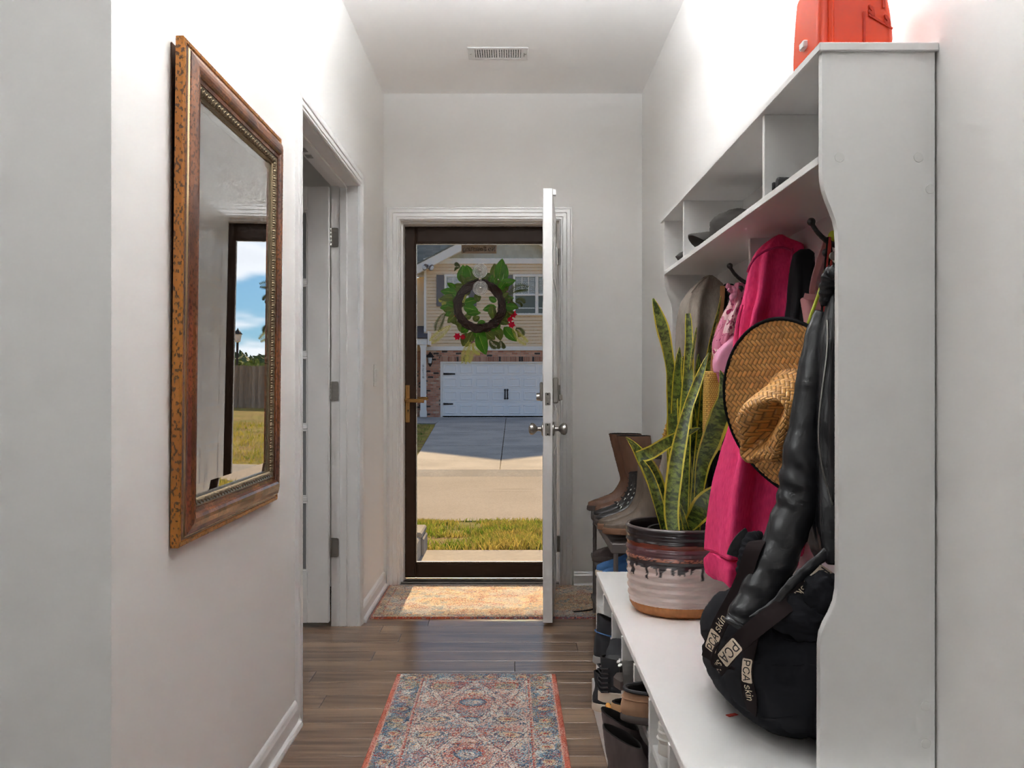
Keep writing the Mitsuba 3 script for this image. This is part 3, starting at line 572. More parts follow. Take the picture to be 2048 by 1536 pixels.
# ---------------------------------------------------------------- what the mirror shows: fence, lamp post, trees
def fence_col(p, n, uv):
    k = cell_rand(dr.floor(p.x/.14), 1, 1); g = fbm(p.x*30, p.z*2.5, p.y*30, 3)
    return mix(mix(C3((150, 126, 104)), C3((188, 164, 140)), k), C3((116, 94, 78)), smoothstep(.55, .8, g)*.6)
mat('fence', proc(fence_col), .9)
fe = thing('fence', 'tall brown board fence at the back of the far lawn', 'fence')
fy = 42.0; r = random.Random(11)
for i in range(130):
    x = 4.6+i*.145; z1 = 1.70+r.uniform(-.012, .012); y = fy+r.uniform(-.008, .008)
    q = [(x, ground_z(fy)-.1), (x+.138, ground_z(fy)-.1), (x+.138, z1-.05), (x+.10, z1), (x+.038, z1), (x, z1-.05)]
    m = extrude(Polygon(q), .02); V = np.asarray(m.vertices)
    obj(fe+'__board', tm(np.stack([V[:, 0], y+V[:, 2], V[:, 1]], 1), m.faces), 'fence')
for z in (.1, .8, 1.45): obj(fe+'__rail', box(4.6, 24, fy+.03, fy+.07, z, z+.09), 'fence')
lp = thing('street_lamp', 'black lantern street lamp standing behind the fence', 'street lamp')
def mpt(u, v, Yt):
    """the point at depth Yt that shows in the wall mirror at pixel (u, v)"""
    s = (u-CU)/F; return np.array([-2*.700-s*Yt, Yt, HC-(v-CV)*Yt/F])
b = mpt(474, 745, 46.0); t_ = mpt(474, 672, 46.0)
obj(lp+'__pole', cat([tube([(b[0], b[1], -.2), (b[0], b[1], t_[2]-.55)], .055, 10), lathe([(.14, -.2), (.14, .3), (.07, .5)], 10, (b[0], b[1], 0))]), 'hiron')
obj(lp+'__lantern', lathe([(.05, -.6), (.14, -.55), (.20, -.2)], 8, (b[0], b[1], t_[2])), 'blind')
obj(lp+'__cap', lathe([(.24, -.2), (.16, -.1), (.04, .02), (.001, .12)], 8, (b[0], b[1], t_[2])), 'hiron')
def crown(c, rad, seed, n=2200, size=.5, blobs=9):
    """a leafy crown: lumpy inner mass and leaf cards around it"""
    r = np.random.default_rng(seed); rad = np.array(rad, float); ms = []
    cs = [np.array(c, float)]+[np.array(c)+rad*.55*(lambda q: q/np.linalg.norm(q))(r.normal(size=3)) for _ in range(blobs)]
    for i, q in enumerate(cs):
        m = trimesh.creation.icosphere(3 if i == 0 else 2, 1.0); V = np.asarray(m.vertices)
        V = V*(1+.35*(meshkit.fbm(V*2.3+q, 3)-.5)[:, None])*rad*(.72 if i == 0 else r.uniform(.38, .5))+q; ms.append(tm(V, m.faces))
    d = r.normal(size=(n, 3)); d /= np.linalg.norm(d, axis=1, keepdims=True)
    q = np.array(cs)[r.integers(0, len(cs), n)]; p = q+d*rad*np.where((q == cs[0]).all(1), .76, .48)[:, None]*r.uniform(.85, 1.12, (n, 1))
    a, b_ = r.normal(size=(2, n, 3)); a /= np.linalg.norm(a, axis=1, keepdims=True); b_ /= np.linalg.norm(b_, axis=1, keepdims=True)
    s = size*r.uniform(.5, 1, (n, 1)); v = np.stack([p-a*s*.5, p+b_*s*.28, p+a*s*.5, p-b_*s*.28], 1).reshape(-1, 3)
    ms.append(tm(v, (np.arange(n)[:, None]*4+[0, 1, 2, 3])))
    return cat(ms)
def leaf_col(a, b):
    def fn(p, n, uv): return mix(C3(a), C3(b), fbm(p.x*1.7, p.y*1.7, p.z*1.7, 3))
    return proc(fn)
for i, (a, b_) in enumerate((((44, 66, 34), (86, 108, 56)), ((96, 116, 48), (150, 160, 70)), ((58, 80, 44), (104, 122, 64)))): mat(f'tree_{i}', leaf_col(a, b_), .8)
mat('bark', (92, 74, 58), .9)
r = random.Random(5)
TL = [('dark green tree behind the fence, just right of the lamp post in the mirror', 474, 716, 84, 1.7, 0), ('mid green tree behind the fence, second from the lamp post in the mirror', 499, 720, 97, 2.0, 2), ('dark green tree behind the fence, third from the lamp post in the mirror', 521, 722, 110, 2.1, 0), ('mid green tree behind the fence, farthest from the lamp post in the mirror', 543, 722, 90, 1.6, 2), ('large dark green tree behind the fence, left of the lamp post', 424, 712, 96, 3.2, 0),
      ('pale yellow green bush above the fence, below the lamp lantern', 482, 735, 58, .75, 1), ('pale yellow green bush above the fence, in the middle of its row', 508, 733, 60, .8, 1), ('pale yellow green bush above the fence, farthest from the lamp post', 533, 733, 59, .75, 1)]
for i, (lb, u, v, Y, rx_, kind) in enumerate(TL):
    p = mpt(u, v, Y); tr = thing('tree' if kind != 1 else 'bush', lb, 'tree' if kind != 1 else 'bush', 'trees behind the fence' if kind != 1 else 'bushes behind the fence')
    hz_ = p[2]*.62
    obj(tr+'__crown', crown((p[0], Y, p[2]-hz_*.75), (rx_, 2.2 if kind != 1 else .8, hz_*.8), 20+i, 900, .7 if kind != 1 else .4, 9), f'tree_{kind}')
    obj(tr+'__trunk', tube([(p[0], Y, -.3), (p[0]+.1, Y, p[2]*.4)], [.3, .2] if kind != 1 else [.08, .05], 8), 'bark')
# added tree, out of view: its crown keeps sun off the hall floor
yt = thing('tree', 'added leafy tree at the near curb, out of view, its crown keeps sun off the hall floor', 'tree')
cr = crown((-.6, 13.5, 6.9), (4.4, 2.5, 3.1), 77, 6000, .28, 30); V = np.asarray(cr.vertices).copy()
sun_ray_cut = math.tan(SUN_EL)*(V[:, 1]-4.68)                          # underside shaped along the sun rays so light ends at the mat
V[:, 2] = np.maximum(V[:, 2], sun_ray_cut+.05*meshkit.noise(V*3)); obj(yt+'__crown', tm(V, cr.faces), 'tree_2')
obj(yt+'__trunk', tube(spline([(-3.6, 12.9, -.6), (-3.5, 12.9, 2.2), (-2.6, 13.2, 4.6), (-1.2, 13.5, 7.0)], 16), np.linspace(.2, .09, 16), 10), 'bark')
# ---------------------------------------------------------------- hall tree: bench with shoe slots, hutch with hooks and cubbies
UX0, UXB, UY0, UY1, TH = .525, .712, 1.618, 3.335, .018
BZ, BX = .465, .297                                          # bench top height and front
ht = thing('hall_tree', 'white hall tree with shoe bench, coat hooks and cubby shelf along the right wall', 'hall tree')
obj(ht+'__bench_top', box(BX, XR-.002, UY0-.06, UY1+.012, BZ-TH, BZ, .0015), 'unit')
obj(ht+'__bench_floor', box(.280, XR-.01, UY0-.06, UY1, .004, .095, .002), 'unit')
for y in (3.317, 3.062, 2.807, 2.552, 2.297, 2.042, 1.786, 1.560):
    obj(ht+'__bench_divider', box(BX-.002, XR-.012, y, y+TH, .095, BZ-TH, .0012), 'unit')
ys = (3.317, 3.062, 2.807, 2.552, 2.297, 2.042, 1.786)
for a, b in zip(ys[1:], ys[:-1]): obj(ht+'__bench_shelf', box(BX+.004, XR-.012, a+TH, b, .333, .351, .001), 'unit')
obj(ht+'__bench_back', box(XR-.012, XR-.004, UY0-.05, UY1, .0, BZ-TH), 'unit')
# side panel outline: full depth at the cubbies, cut back behind the coats, full depth again on the bench
def side_outline():
    z = lambda v: HC-(v-CV)*1.625/F
    x = lambda u: (u-CU)*1.620/F
    pts = [(x(1645), 1.692), (x(1645), z(340)), (x(1646), z(362)), (x(1650), z(382)), (x(1657), z(402)), (x(1665), z(422)), (x(1672), z(440)), (x(1676), z(462)), (x(1677.5), z(485)),
           (x(1677.5), z(1150)), (x(1676.5), z(1180)), (x(1672), z(1204)), (x(1663), z(1226)), (x(1652), z(1246)), (x(1644), z(1266)), (x(1641), z(1290)), (x(1640.5), BZ), (XR-.004, BZ), (XR-.004, 1.692)]
    return Polygon(pts)
po = side_outline()
for k, y in enumerate((UY0+.002, 3.297)):
    m = extrude(po, TH); V = np.asarray(m.vertices)
    s = obj(ht+'__side_panel', tm(np.stack([V[:, 0], y+V[:, 2], V[:, 1]], 1), np.asarray(m.faces)[:, ::-1]), 'unit')
    if k == 0:
        for u, v in ((1680, 315), (1838, 315), (1861, 378), (1852, 1412), (1853, 1487)):
            p = P(u, v, UY0+.002); obj(s+'__screw_cap', lathe([(.0085, 0), (.0078, .0008), (.0001, .0010)], 20, (0, 0, 0)) and move(lathe([(.0085, 0), (.0078, .0008), (.0001, .0010)], 20), t=p, rx=math.pi/2), 'unit_cap')
mat('unit_cap', (219, 218, 215), .5)
obj(ht+'__top_board', box(UX0-.004, XR, UY0-.006, UY1+.012, 1.690, 1.7045, .0015), 'unit')
obj(ht+'__shelf', box(UX0+.002, UXB, UY0+.02, 3.297, 1.503, 1.5175, .001), 'unit')
for y in (1.995, 2.930): obj(ht+'__cubby_divider', box(UX0+.004, UXB, y, y+.016, 1.5175, 1.690, .001), 'unit')
obj(ht+'__centre_divider', box(.617, UXB, 2.466, 2.482, BZ, 1.503, .001), 'unit')
obj(ht+'__back_panel', box(UXB, XR-.003, UY0+.02, 3.30, BZ, 1.690), 'unit')
HOOKS = [(1.965, 1.405), (2.385, 1.375), (2.70, 1.405), (3.05, 1.405)]
for y, z in HOOKS:
    k = obj(ht+'__hook', cat([box(UXB-.006, UXB, y-.012, y+.012, z-.055, z+.03, .003)]+[tube(spline(p, 18), np.linspace(.0065, .0045, 18), 10) for p in (
        [(UXB-.004, y, z+.008), (UXB-.035, y, z+.004), (UXB-.070, y, z+.022), (UXB-.093, y, z+.052)], [(UXB-.004, y, z-.035), (UXB-.028, y, z-.044), (UXB-.050, y, z-.034), (UXB-.062, y, z-.012)])]+
        [sphere((UXB-.094, y, z+.055), .0085, 2), sphere((UXB-.063, y, z-.009), .0085, 2)]), 'iron', 40, label='black metal coat hook')

# orange case on top of the hall tree
mat('orange', (214, 58, 18), .32, spec=.5); mat('dorange', (176, 40, 14), .4)
oc = thing('plastic_case', 'orange moulded plastic case standing on top of the hall tree', 'case')
o0 = 1.7045
def case_ring(z, g): 
    x0, x1, y0, y1 = .528+.010*g, .661-.030*g, 1.64+.005*g, 1.80-.01*g
    c = .016; p = Polygon([(x0, y0), (x1, y0), (x1, y1), (x0, y1)]).buffer(-c).buffer(c, quad_segs=4)
    q = np.array(p.exterior.coords)[:-1]; q = q[np.argsort(np.arctan2(q[:, 1]-1.72, q[:, 0]-.59))]
    return np.c_[q, np.full(len(q), z)]
obj(oc+'__body', loft([case_ring(o0+z, g) for z, g in ((0, .25), (.004, .05), (.02, 0), (.06, .12), (.10, .35), (.13, .55), (.136, .8))]), 'orange', 35)
yf = 1.6385
def relief(q, th, m='dorange', label=None): 
    mm = extrude(Polygon(q).buffer(.0006), th); V = np.asarray(mm.vertices)
    return tm(np.stack([V[:, 0], yf-V[:, 2]+.001, V[:, 1]], 1), np.asarray(mm.faces)[:, ::-1])
def pp(u, v): p = P(u, v, yf); return (p[0], p[2])
obj(oc+'__moulded_line', cat([relief([pp(1728, 88), pp(1731, 88), pp(1731, 24), pp(1728, 24)], .002), relief([pp(1740, 28), pp(1786, 56), pp(1785, 58), pp(1739, 31)], .002), relief([pp(1767, 15), pp(1770, 15), pp(1770, -20), pp(1767, -20)], .002)]), 'dorange')
for u, v in ((1743, 22), (1774, 42)):
    obj(oc+'__embossed_loop', relief([pp(u-4, v-12), pp(u+2, v-8), pp(u+6, v), pp(u+7, v+9), pp(u+3, v+10), pp(u-5, v+2), pp(u-4, v-2), pp(u+1, v+4), pp(u+2, v), pp(u-2, v-5)], .003), 'dorange')
obj(oc+'__rib', box(.545, .553, 1.630, 1.642, o0+.002, o0+.128, .003), 'orange')
obj(oc+'__latch', box(.520, .530, 1.70, 1.725, o0+.022, o0+.036, .002), 'white', label='small white catch')

# small things in the cubbies
mat('felt', (54, 52, 50), .95, spec=.1)
def soft_lump(c, rad, seed, n=3, amp=.35):
    m = trimesh.creation.icosphere(n, 1.0); V = np.asarray(m.vertices)
    V = V*(1+amp*(meshkit.fbm(V*1.9+seed, 3)-.5)[:, None])*np.array(rad)+np.array(c)
    return tm(V, m.faces)
cp = thing('cap', 'grey felt cap lying in the wide middle cubby', 'cap')
m = soft_lump((.615, 2.60, 1.5175+.035), (.075, .10, .048), 2); V = np.asarray(m.vertices); V[:, 2] = np.maximum(V[:, 2], 1.5178); obj(cp+'__crown', tm(V, m.faces), 'felt', True)
a = np.linspace(-1.1, 1.1, 15); bt = [[.56-.055*math.cos(t), 2.72+.075*math.sin(t), 1.5185+.030*math.cos(t*1.2)] for t in a]; bi = [[.60, 2.70+.06*math.sin(t), 1.545+.012*math.cos(t)] for t in a]
obj(cp+'__brim', loft(np.array([[p, q, (q[0], q[1], q[2]+.004), (p[0], p[1], p[2]+.004)] for p, q in zip(bt, bi)])), 'felt', 40)
bn = thing('binoculars', 'small black binoculars in the near cubby', 'binoculars')
for dy in (-.022, .022): obj(bn+'__barrel', move(lathe([(.012, 0), (.014, .004), (.014, .03), (.019, .05), (.019, .078), (.016, .08)], 18), t=(.545, 2.10-.25+dy+.13, 1.5365), ry=math.pi/2), 'black', 40)
obj(bn+'__bridge', box(.57, .60, 1.962, 1.998, 1.540, 1.552, .003), 'black')
sg = single('glove', tm(*(lambda m: (np.c_[np.asarray(m.vertices)[:, :2], np.maximum(np.asarray(m.vertices)[:, 2], 1.5178)], m.faces))(soft_lump((.575, 3.03, 1.530), (.05, .06, .022), 7))), 'felt', 'dark grey folded glove in the far cubby', 'glove', True)

# ---------------------------------------------------------------- clothes on the hooks
def garment(rows, Y, dy, n=84, nz=90, folds=((5, .010, 0, 1), (9, .006, 1, -2)), wr=.006, e=.75, xmax=UXB-.003, seed=0, top=.25):
    from scipy.interpolate import PchipInterpolator
    rows = np.array([list(r)+[1.0]*(4-len(r)) for r in rows], float)
    v = np.linspace(rows[0, 0], rows[-1, 0], nz)
    uL, uR, sd = (PchipInterpolator(rows[:, 0], rows[:, k])(v) for k in (1, 2, 3))
    xL, xR, z = (uL-CU)*Y/F, (uR-CU)*Y/F, HC-(v-CV)*Y/F
    th = np.arange(n)*2*np.pi/n; t = np.linspace(0, 1, nz)[:, None]
    a, xc = ((xR-xL)/2)[:, None], ((xR+xL)/2)[:, None]
    b = dy*sd[:, None]*np.minimum(1, (t/top+.12))**.6
    c, s = np.cos(th), np.sin(th)
    x = xc+a*np.sign(c)*np.abs(c)**e; y = Y+b*np.sign(s)*np.abs(s)**e
    d = sum(A*np.minimum(1, t*3+.15)*np.cos(k*th+ph+dr_*t*3) for k, A, ph, dr_ in folds)
    q = np.stack([x*1.0, y, np.repeat(z[:, None], n, 1)], -1)
    d = d+wr*2*(meshkit.fbm(q*np.array([14, 14, 7])+seed*7.3, 3)-.5)
    m_ = np.abs(s)**.5                                            # folds mostly on the faces so that the outline stays put
    x = x+d*c*(.25+.5*m_); y = y+d*s
    x = np.minimum(x, xmax)
    r = np.stack([x, y, np.repeat(z[:, None], n, 1)], -1)
    r = r[::-1]
    return loft(r)
def cut(rows, v0, v1):
    """the part of an outline between two rows"""
    r = np.array(rows, float)[:, :3]; f = lambda v: [v, np.interp(v, r[:, 0], r[:, 1]), np.interp(v, r[:, 0], r[:, 2])]
    return [f(v0)]+[list(q) for q in r if v0 < q[0] < v1]+[f(v1)]
def heather(a, b, s=260):
    def fn(p, n, uv): return mix(C3(a), C3(b), fbm(p.x*s, p.y*s, p.z*s*.25, 2)*.7+noise(p.x*30, p.y*30, p.z*9)*.3)
    return proc(fn)
mat('fleece_pink', heather((178, 32, 78), (218, 70, 114)), .95, spec=.1, sheen=.6, sheen_tint=.5)
mat('jersey_grey', heather((112, 104, 95), (148, 139, 129)), .95, spec=.15, sheen=.5)
mat('cloth_black', (8, 8, 9), .95, spec=.08)
gh = thing('grey_hoodie', 'heather grey hoodie on the hook nearest the front door', 'hoodie')
rows = [(552, 1413, 1424), (560, 1402, 1436), (572, 1389, 1447), (588, 1376, 1452), (610, 1365, 1450), (640, 1361, 1446), (700, 1360, 1434), (760, 1357, 1430), (830, 1348, 1428), (900, 1330, 1424), (960, 1318, 1420), (1012, 1312, 1416)]
obj(gh+'__body', garment(rows, 3.06, .10, folds=((7, .014, .5, .6), (11, .007, 2, -.5)), seed=1), 'jersey_grey', True)
obj(gh+'__hood_seam', tube(spline([P(1384, 585, 2.985), P(1396, 570, 2.975), P(1409, 558, 2.985), P(1416, 554, 3.0)], 20), .0025, 6), 'jersey_grey')
bc = thing('black_coat', 'black coat hanging between the grey hoodie and the pink blouse', 'coat')
obj(bc+'__body', garment([(568, 1451, 1466), (580, 1446, 1474), (620, 1440, 1474), (700, 1424, 1474), (800, 1420, 1474), (900, 1416, 1472), (990, 1420, 1468)], 2.915, .035, seed=2), 'cloth_black', True)
obj(bc+'__button', cat([dome(P(1461, v, 2.882), .008, (-.3, -1, 0)) for v in (585, 603, 640)]), 'iron')
mat('tan_leather', (166, 118, 76), .5, spec=.4)
mat('raffia', (206, 158, 70), .7)
mat('straw_dark', (120, 84, 44), .8)
rb = thing('woven_bag', 'golden woven bag with a tan leather strap between grey hoodie and blouse', 'bag')
m = garment([(742, 1412, 1441), (760, 1410, 1443), (860, 1408, 1444), (900, 1412, 1442)], 2.81, .03, folds=((2, .001, 0, 0),), wr=.001, top=.02, e=.5)
def weave_col(p, n, uv):
    a = dr.floor(p.z/.006); f = p.x/.006+p.y/.006+a*.5; g = f-dr.floor(f); h = p.z/.006-a
    return mix(C3((150, 104, 40)), C3((222, 178, 92)), smoothstep(.05, .3, g)*smoothstep(.05, .3, h))
mat('weave_gold', proc(weave_col), .6)
obj(rb+'__body', m, 'weave_gold', True)
def band(pts, w, th, n=24, wdir=None):
    """a flat strap along pts; its width lies along wdir (default: across in the picture plane)"""
    p = spline(pts, n) if len(pts) > 2 else np.linspace(pts[0], pts[1], n)
    t, N, B = frames(p); wd = np.cross(t, np.array([0.0, 1.0, 0.0]) if wdir is None else np.array(wdir, float)); wd /= np.linalg.norm(wd, axis=1, keepdims=True)
    nn = np.cross(t, wd)
    return loft(np.stack([p-wd*w/2-nn*th/2, p+wd*w/2-nn*th/2, p+wd*w/2+nn*th/2, p-wd*w/2+nn*th/2], 1))
obj(rb+'__strap', band([P(1446, 572, 2.865), P(1444, 610, 2.855), P(1437, 655, 2.845), P(1429, 705, 2.83), P(1427, 748, 2.815)], .014, .004), 'tan_leather', 40)
gs = single('chain_strap', cat([tube(spline([P(1341, 834, 2.95), P(1336, 850, 2.95), P(1330, 872, 2.955), P(1322, 905, 2.96)], 20), .0055, 8)]+[tube([P(1341-d*1.2*2.4, 834+d*9, 2.944)+(-.006, 0, .003), P(1341-d*1.2*2.4, 834+d*9, 2.944)+(.006, 0, -.003)], .0025, 6) for d in range(7)]), 'weave_gold', 'gold rope strap hanging in front of the grey hoodie', 'strap', True)
# floral blouse: colours per vertex
fb = thing('floral_blouse', 'pink floral blouse hanging behind the pink hoodie', 'blouse')
def colour_mesh(mesh, fn): return np.clip(fn(np.asarray(mesh.vertices)), 0, 1)
def floral(V):
    base = lin((226, 132, 160))*.8; c = np.repeat(base[None], len(V), 0)
    n = meshkit.fbm(V*np.array([26, 26, 20]), 3, seed=5); c = np.where((n > .60)[:, None], lin((238, 196, 200)), c)
    m = meshkit.fbm(V*np.array([60, 60, 60]), 2, seed=9); c = np.where((m > .70)[:, None], lin((150, 44, 84)), c)
    ln_ = np.abs(meshkit.fbm(V*np.array([30, 30, 24]), 2, seed=21)-.5); c = np.where((ln_ < .012)[:, None], lin((140, 50, 88)), c)
    return c
scene['mat_vcloth'] = {'type': 'twosided', 'bsdf': {'type': 'principled', 'base_color': attr(), 'roughness': .85, 'specular': .2, 'sheen': .4}}
m = garment([(566, 1473, 1490), (580, 1466, 1498), (600, 1464, 1500), (630, 1452, 1500), (660, 1440, 1500), (690, 1433, 1500), (730, 1440, 1500), (765, 1449, 1500)], 2.73, .055, n=220, nz=170, folds=((6, .012, 0, .8), (13, .006, 1, .5)), wr=.009, seed=4)
obj(fb+'__body', m, 'vcloth', True, color=colour_mesh(m, floral))
m = garment([(672, 1462, 1492), (690, 1444, 1490), (706, 1432, 1482), (724, 1425, 1472), (745, 1428, 1462)], 2.69, .03, n=60, nz=50, folds=((3, .004, 0, .5),), seed=6)
mat('pale_pink', heather((222, 140, 172), (232, 160, 188), 90), .85, sheen=.4)
obj(fb+'__sleeve', m, 'pale_pink', True)
m = garment([(742, 1450, 1500), (770, 1450, 1500)], 2.725, .058, n=200, nz=40, folds=((6, .005, 0, .8),), wr=.003, seed=4, top=.02)
def hem(V):
    c = np.repeat(lin((240, 214, 204))[None], len(V), 0); f = meshkit.fbm(V*np.array([70, 70, 70]), 2, seed=3)
    c = np.where((f > .60)[:, None], lin((46, 88, 112)), c); c = np.where((f < .33)[:, None], lin((200, 90, 110)), c); return c
obj(fb+'__hem', m, 'vcloth', True, color=colour_mesh(m, hem), label='flower-bordered hem')
obj(fb+'__frill', cat([tube(spline([P(1463+8*math.sin(k), 590-k*5+(j*4), 2.68+.012*math.cos(k*2+j)) for k in range(5)], 24), .006, 8) for j in range(3)]), 'pale_pink', True)
pt = thing('printed_top', 'pink printed top with a black waistband below the floral blouse', 'top')
m = garment([(778, 1456, 1500), (800, 1458, 1500), (846, 1462, 1498)], 2.74, .045, n=160, nz=60, wr=.006, seed=8, top=.05)
obj(pt+'__body', m, 'vcloth', True, color=colour_mesh(m, lambda V: np.where((meshkit.fbm(V*34, 3, seed=31) > .56)[:, None], lin((232, 176, 132)), lin((186, 96, 118)))))
obj(pt+'__waistband', garment([(768, 1454, 1500), (779, 1454, 1500)], 2.735, .05, nz=12, n=60, wr=.001, folds=((6, .002, 0, 0),), top=.02), 'cloth_black', True)

ph_ = thing('pink_hoodie', 'bright pink fleece hoodie hanging in the middle of the hall tree', 'hoodie')
rows = [(472, 1552, 1560), (480, 1540, 1576), (492, 1525, 1608), (512, 1511, 1612), (545, 1502, 1608), (590, 1494, 1600), (640, 1482, 1592), (690, 1475, 1588), (740, 1480, 1588), (800, 1486, 1592), (860, 1470, 1596), (920, 1453, 1598), (1000, 1438, 1600), (1060, 1431, 1598), (1100, 1428, 1594), (1130, 1427, 1580), (1152, 1431, 1556), (1166, 1448, 1530)]
obj(ph_+'__body', garment(cut(rows, 472, 1106), 2.33, .095, n=110, nz=140, folds=((6, .024, .3, .5), (9, .012, 2.2, -.6)), wr=.006, seed=11), 'fleece_pink', True)
obj(ph_+'__cuff', garment(cut(rows, 1108, 1166), 2.33, .092, n=110, nz=24, folds=((6, .024, .3+1.5, 0), (9, .012, .4, 0)), wr=.002, seed=11, top=.01), 'fleece_pink', True, label='ribbed lower edge')
obj(ph_+'__hood_seam', cat([tube(spline([P(1496, 545, 2.245), P(1508, 520, 2.245), P(1530, 503, 2.25), P(1560, 495, 2.25), P(1588, 505, 2.25)], 30), .0028, 6), tube(spline([P(1586, 497, 2.25), P(1580, 560, 2.228), P(1570, 640, 2.226), P(1562, 720, 2.226)], 30), .0028, 6)]), 'seam_pink')
obj(ph_+'__placket', cat([tube(spline([P(1485, 610, 2.252), P(1474, 690, 2.25), P(1479, 760, 2.25), P(1486, 800, 2.25)], 30), .004, 6)]), 'fleece_pink')
mat('seam_pink', (150, 26, 70), .9)
bj = thing('black_jacket', 'black jacket hanging just behind the pink hoodie', 'jacket')
obj(bj+'__body', garment([(500, 1600, 1618), (508, 1590, 1627), (540, 1586, 1627), (590, 1586, 1620), (640, 1580, 1612), (720, 1574, 1608), (820, 1572, 1606)], 2.165, .05, seed=13, folds=((5, .006, 0, .5),)), 'cloth_black', True)
mat('blush', (186, 128, 132), .55, spec=.45)
pb = thing('pink_bag', 'dusty pink leather bag hanging above the straw hat', 'bag')
obj(pb+'__body', garment([(596, 1604, 1650), (604, 1606, 1654), (640, 1612, 1660), (700, 1618, 1668), (800, 1620, 1672)], 2.055, .03, folds=((2, .001, 0, 0),), wr=.0015, top=.02, e=.55), 'blush', True)
obj(pb+'__flap', band([P(1609, 592, 2.02), P(1630, 594, 2.018), P(1652, 588, 2.022)], .012, .006), 'blush', 40)
obj(pb+'__strap', band([P(1626, 594, 2.03), P(1630, 555, 2.00), P(1648, 500, 1.98), P(1655, 478, 1.965)], .012, .003), 'blush', 40)
mat('red_band', (176, 60, 52), .7); mat('lime', (178, 186, 44), .5)
ly = thing('lanyard', 'red and black striped lanyard looped over the nearest hook', 'lanyard')
obj(ly+'__ribbon', band([P(1660, 474, 1.95), P(1656, 510, 1.945), P(1652, 560, 1.945), P(1649, 620, 1.945), P(1646, 660, 1.945)], .005, .002), 'red_band'); obj(ly+'__ribbon', band([P(1660, 474, 1.953), P(1662, 510, 1.95), P(1664, 545, 1.95)], .005, .002), 'red_band')
obj(ly+'__stripe', band([P(1657, 474, 1.94), P(1653, 510, 1.9425), P(1649, 560, 1.9425), P(1644, 640, 1.9425)], .003, .002), 'cloth_black')
obj(ly+'__cord', tube(spline([P(1657, 480, 1.955), P(1660, 520, 1.95), P(1650, 545, 1.95), P(1645, 600, 1.95), P(1643, 640, 1.95)], 24), .0024, 6), 'cloth_black')
obj(ly+'__clip', cat([dome(P(1668, 512, 1.94), .009, (-.2, -1, 0)), box(*P(1664, 0, 1.95)[[0, 0]]+np.array([0, .012]), 1.944, 1.952, HC-(520-CV)*1.95/F, HC-(508-CV)*1.95/F, .002)]), 'steel')
lc = single('cord', tube(spline([P(1667, 468, 1.97), P(1660, 500, 1.965), P(1650, 548, 1.96), P(1634, 600, 1.955), P(1617, 648, 1.95)], 30), .0035, 8), 'lime', 'yellow green cord hanging over the pink bag', 'cord', True)
obj(ly+'__knot', sphere(P(1669, 472, 1.97), .012, 2), 'lime')

# straw hat
def herring(a, b, w=.0094):
    """height 0..1 of a two-by-two herringbone weave at (a, b), and each strand's random number"""
    i, j = np.floor(a/w), np.floor(b/w); k = np.mod(i+j, 4)
    fa, fb_ = a/w-i, b/w-j
    hor = k < 2
    u = np.where(hor, np.where(k < 1, fa*.5, .5+fa*.5), np.where(k < 3, fb_*.5, .5+fb_*.5)); v = np.where(hor, fb_, fa)
    h = np.clip(np.minimum(v, 1-v)/.22, 0, 1)**.7*np.clip(np.minimum(u, 1-u)/.10, 0, 1)**.7
    ia = np.where(hor & (k >= 1), i-1, i); jb = np.where(~hor & (k >= 3), j-1, j)
    rnd = np.mod(np.sin(ia*12.9898+jb*78.233+hor*3.7)*43758.5453, 1)
    return h, rnd
hat = thing('straw_hat', 'woven straw hat with a black-edged brim hung over the pink hoodie', 'hat')
hn = np.array([-.815, -.455, -.33]); hn /= np.linalg.norm(hn)
hh_ = np.array([.477, -.872, 0.]); hh_ -= hn*hh_.dot(hn); hh_ /= np.linalg.norm(hh_); hv = np.cross(hn, hh_); hv = hv if hv[2] > 0 else -hv
HCn = np.array([.597, 1.975, HC-(828-CV)*1.975/F])
R1, NR, NT = .205, 210, 560
from scipy.interpolate import PchipInterpolator
th = np.arange(NT)*2*np.pi/NT
ss = np.linspace(0, 1, NR)
SS = [0, .36, .40, .66, .72, 1.0]
def pc(q): return PchipInterpolator(SS, q)(ss)
zz = pc([.004, .0, .012, .118, .128, .120])
ra, rb_ = pc([R1, .104, .098, .086, .072, .0004]), pc([R1, .094, .086, .062, .050, .0004])     # long and short half axes of the crown
rot = math.radians(43)
lx, ly_ = ra[:, None]*np.cos(th-rot), rb_[:, None]*np.sin(th-rot)
Z = np.repeat(zz[:, None], NT, 1)
crown_t = np.clip((ss-.36)/.3, 0, 1)[:, None]
topz = np.clip((ss-.60)/.12, 0, 1)[:, None]
Z = Z-topz*.052*np.exp(-(ly_/.021)**2)*np.clip((lx+.075)/.05, 0, 1)
pn = np.clip((ss-.44)/.2, 0, 1)[:, None]*np.clip((1.0-ss)/.25, 0, 1)[:, None]
k_ = 1-.26*pn*(np.exp(-((np.cos(th-rot-np.pi*.76)-1)/.10)**2)+np.exp(-((np.cos(th-rot+np.pi*.76)-1)/.10)**2))
lx, ly_ = lx*k_, ly_*k_
A = lx*math.cos(rot)-ly_*math.sin(rot); B = lx*math.sin(rot)+ly_*math.cos(rot)
Z = Z+np.where(ss[:, None] < .36, .012*np.cos(2*(th-rot+.5))[None]*(ra[:, None]/R1)**2, 0)
V = HCn+A[..., None]*hh_+B[..., None]*hv+Z[..., None]*hn
fs = np.r_[0, np.cumsum(np.hypot(np.diff((ra+rb_)/2), np.diff(zz)))]
wa = np.where((ss[:, None] > .38) & (ss[:, None] < .70), th[None]*.085, A); wb = np.where((ss[:, None] > .38) & (ss[:, None] < .70), fs[:, None], B)
a45, b45 = (wa+wb)*.7071, (wb-wa)*.7071
hw, rw = herring(a45, b45)
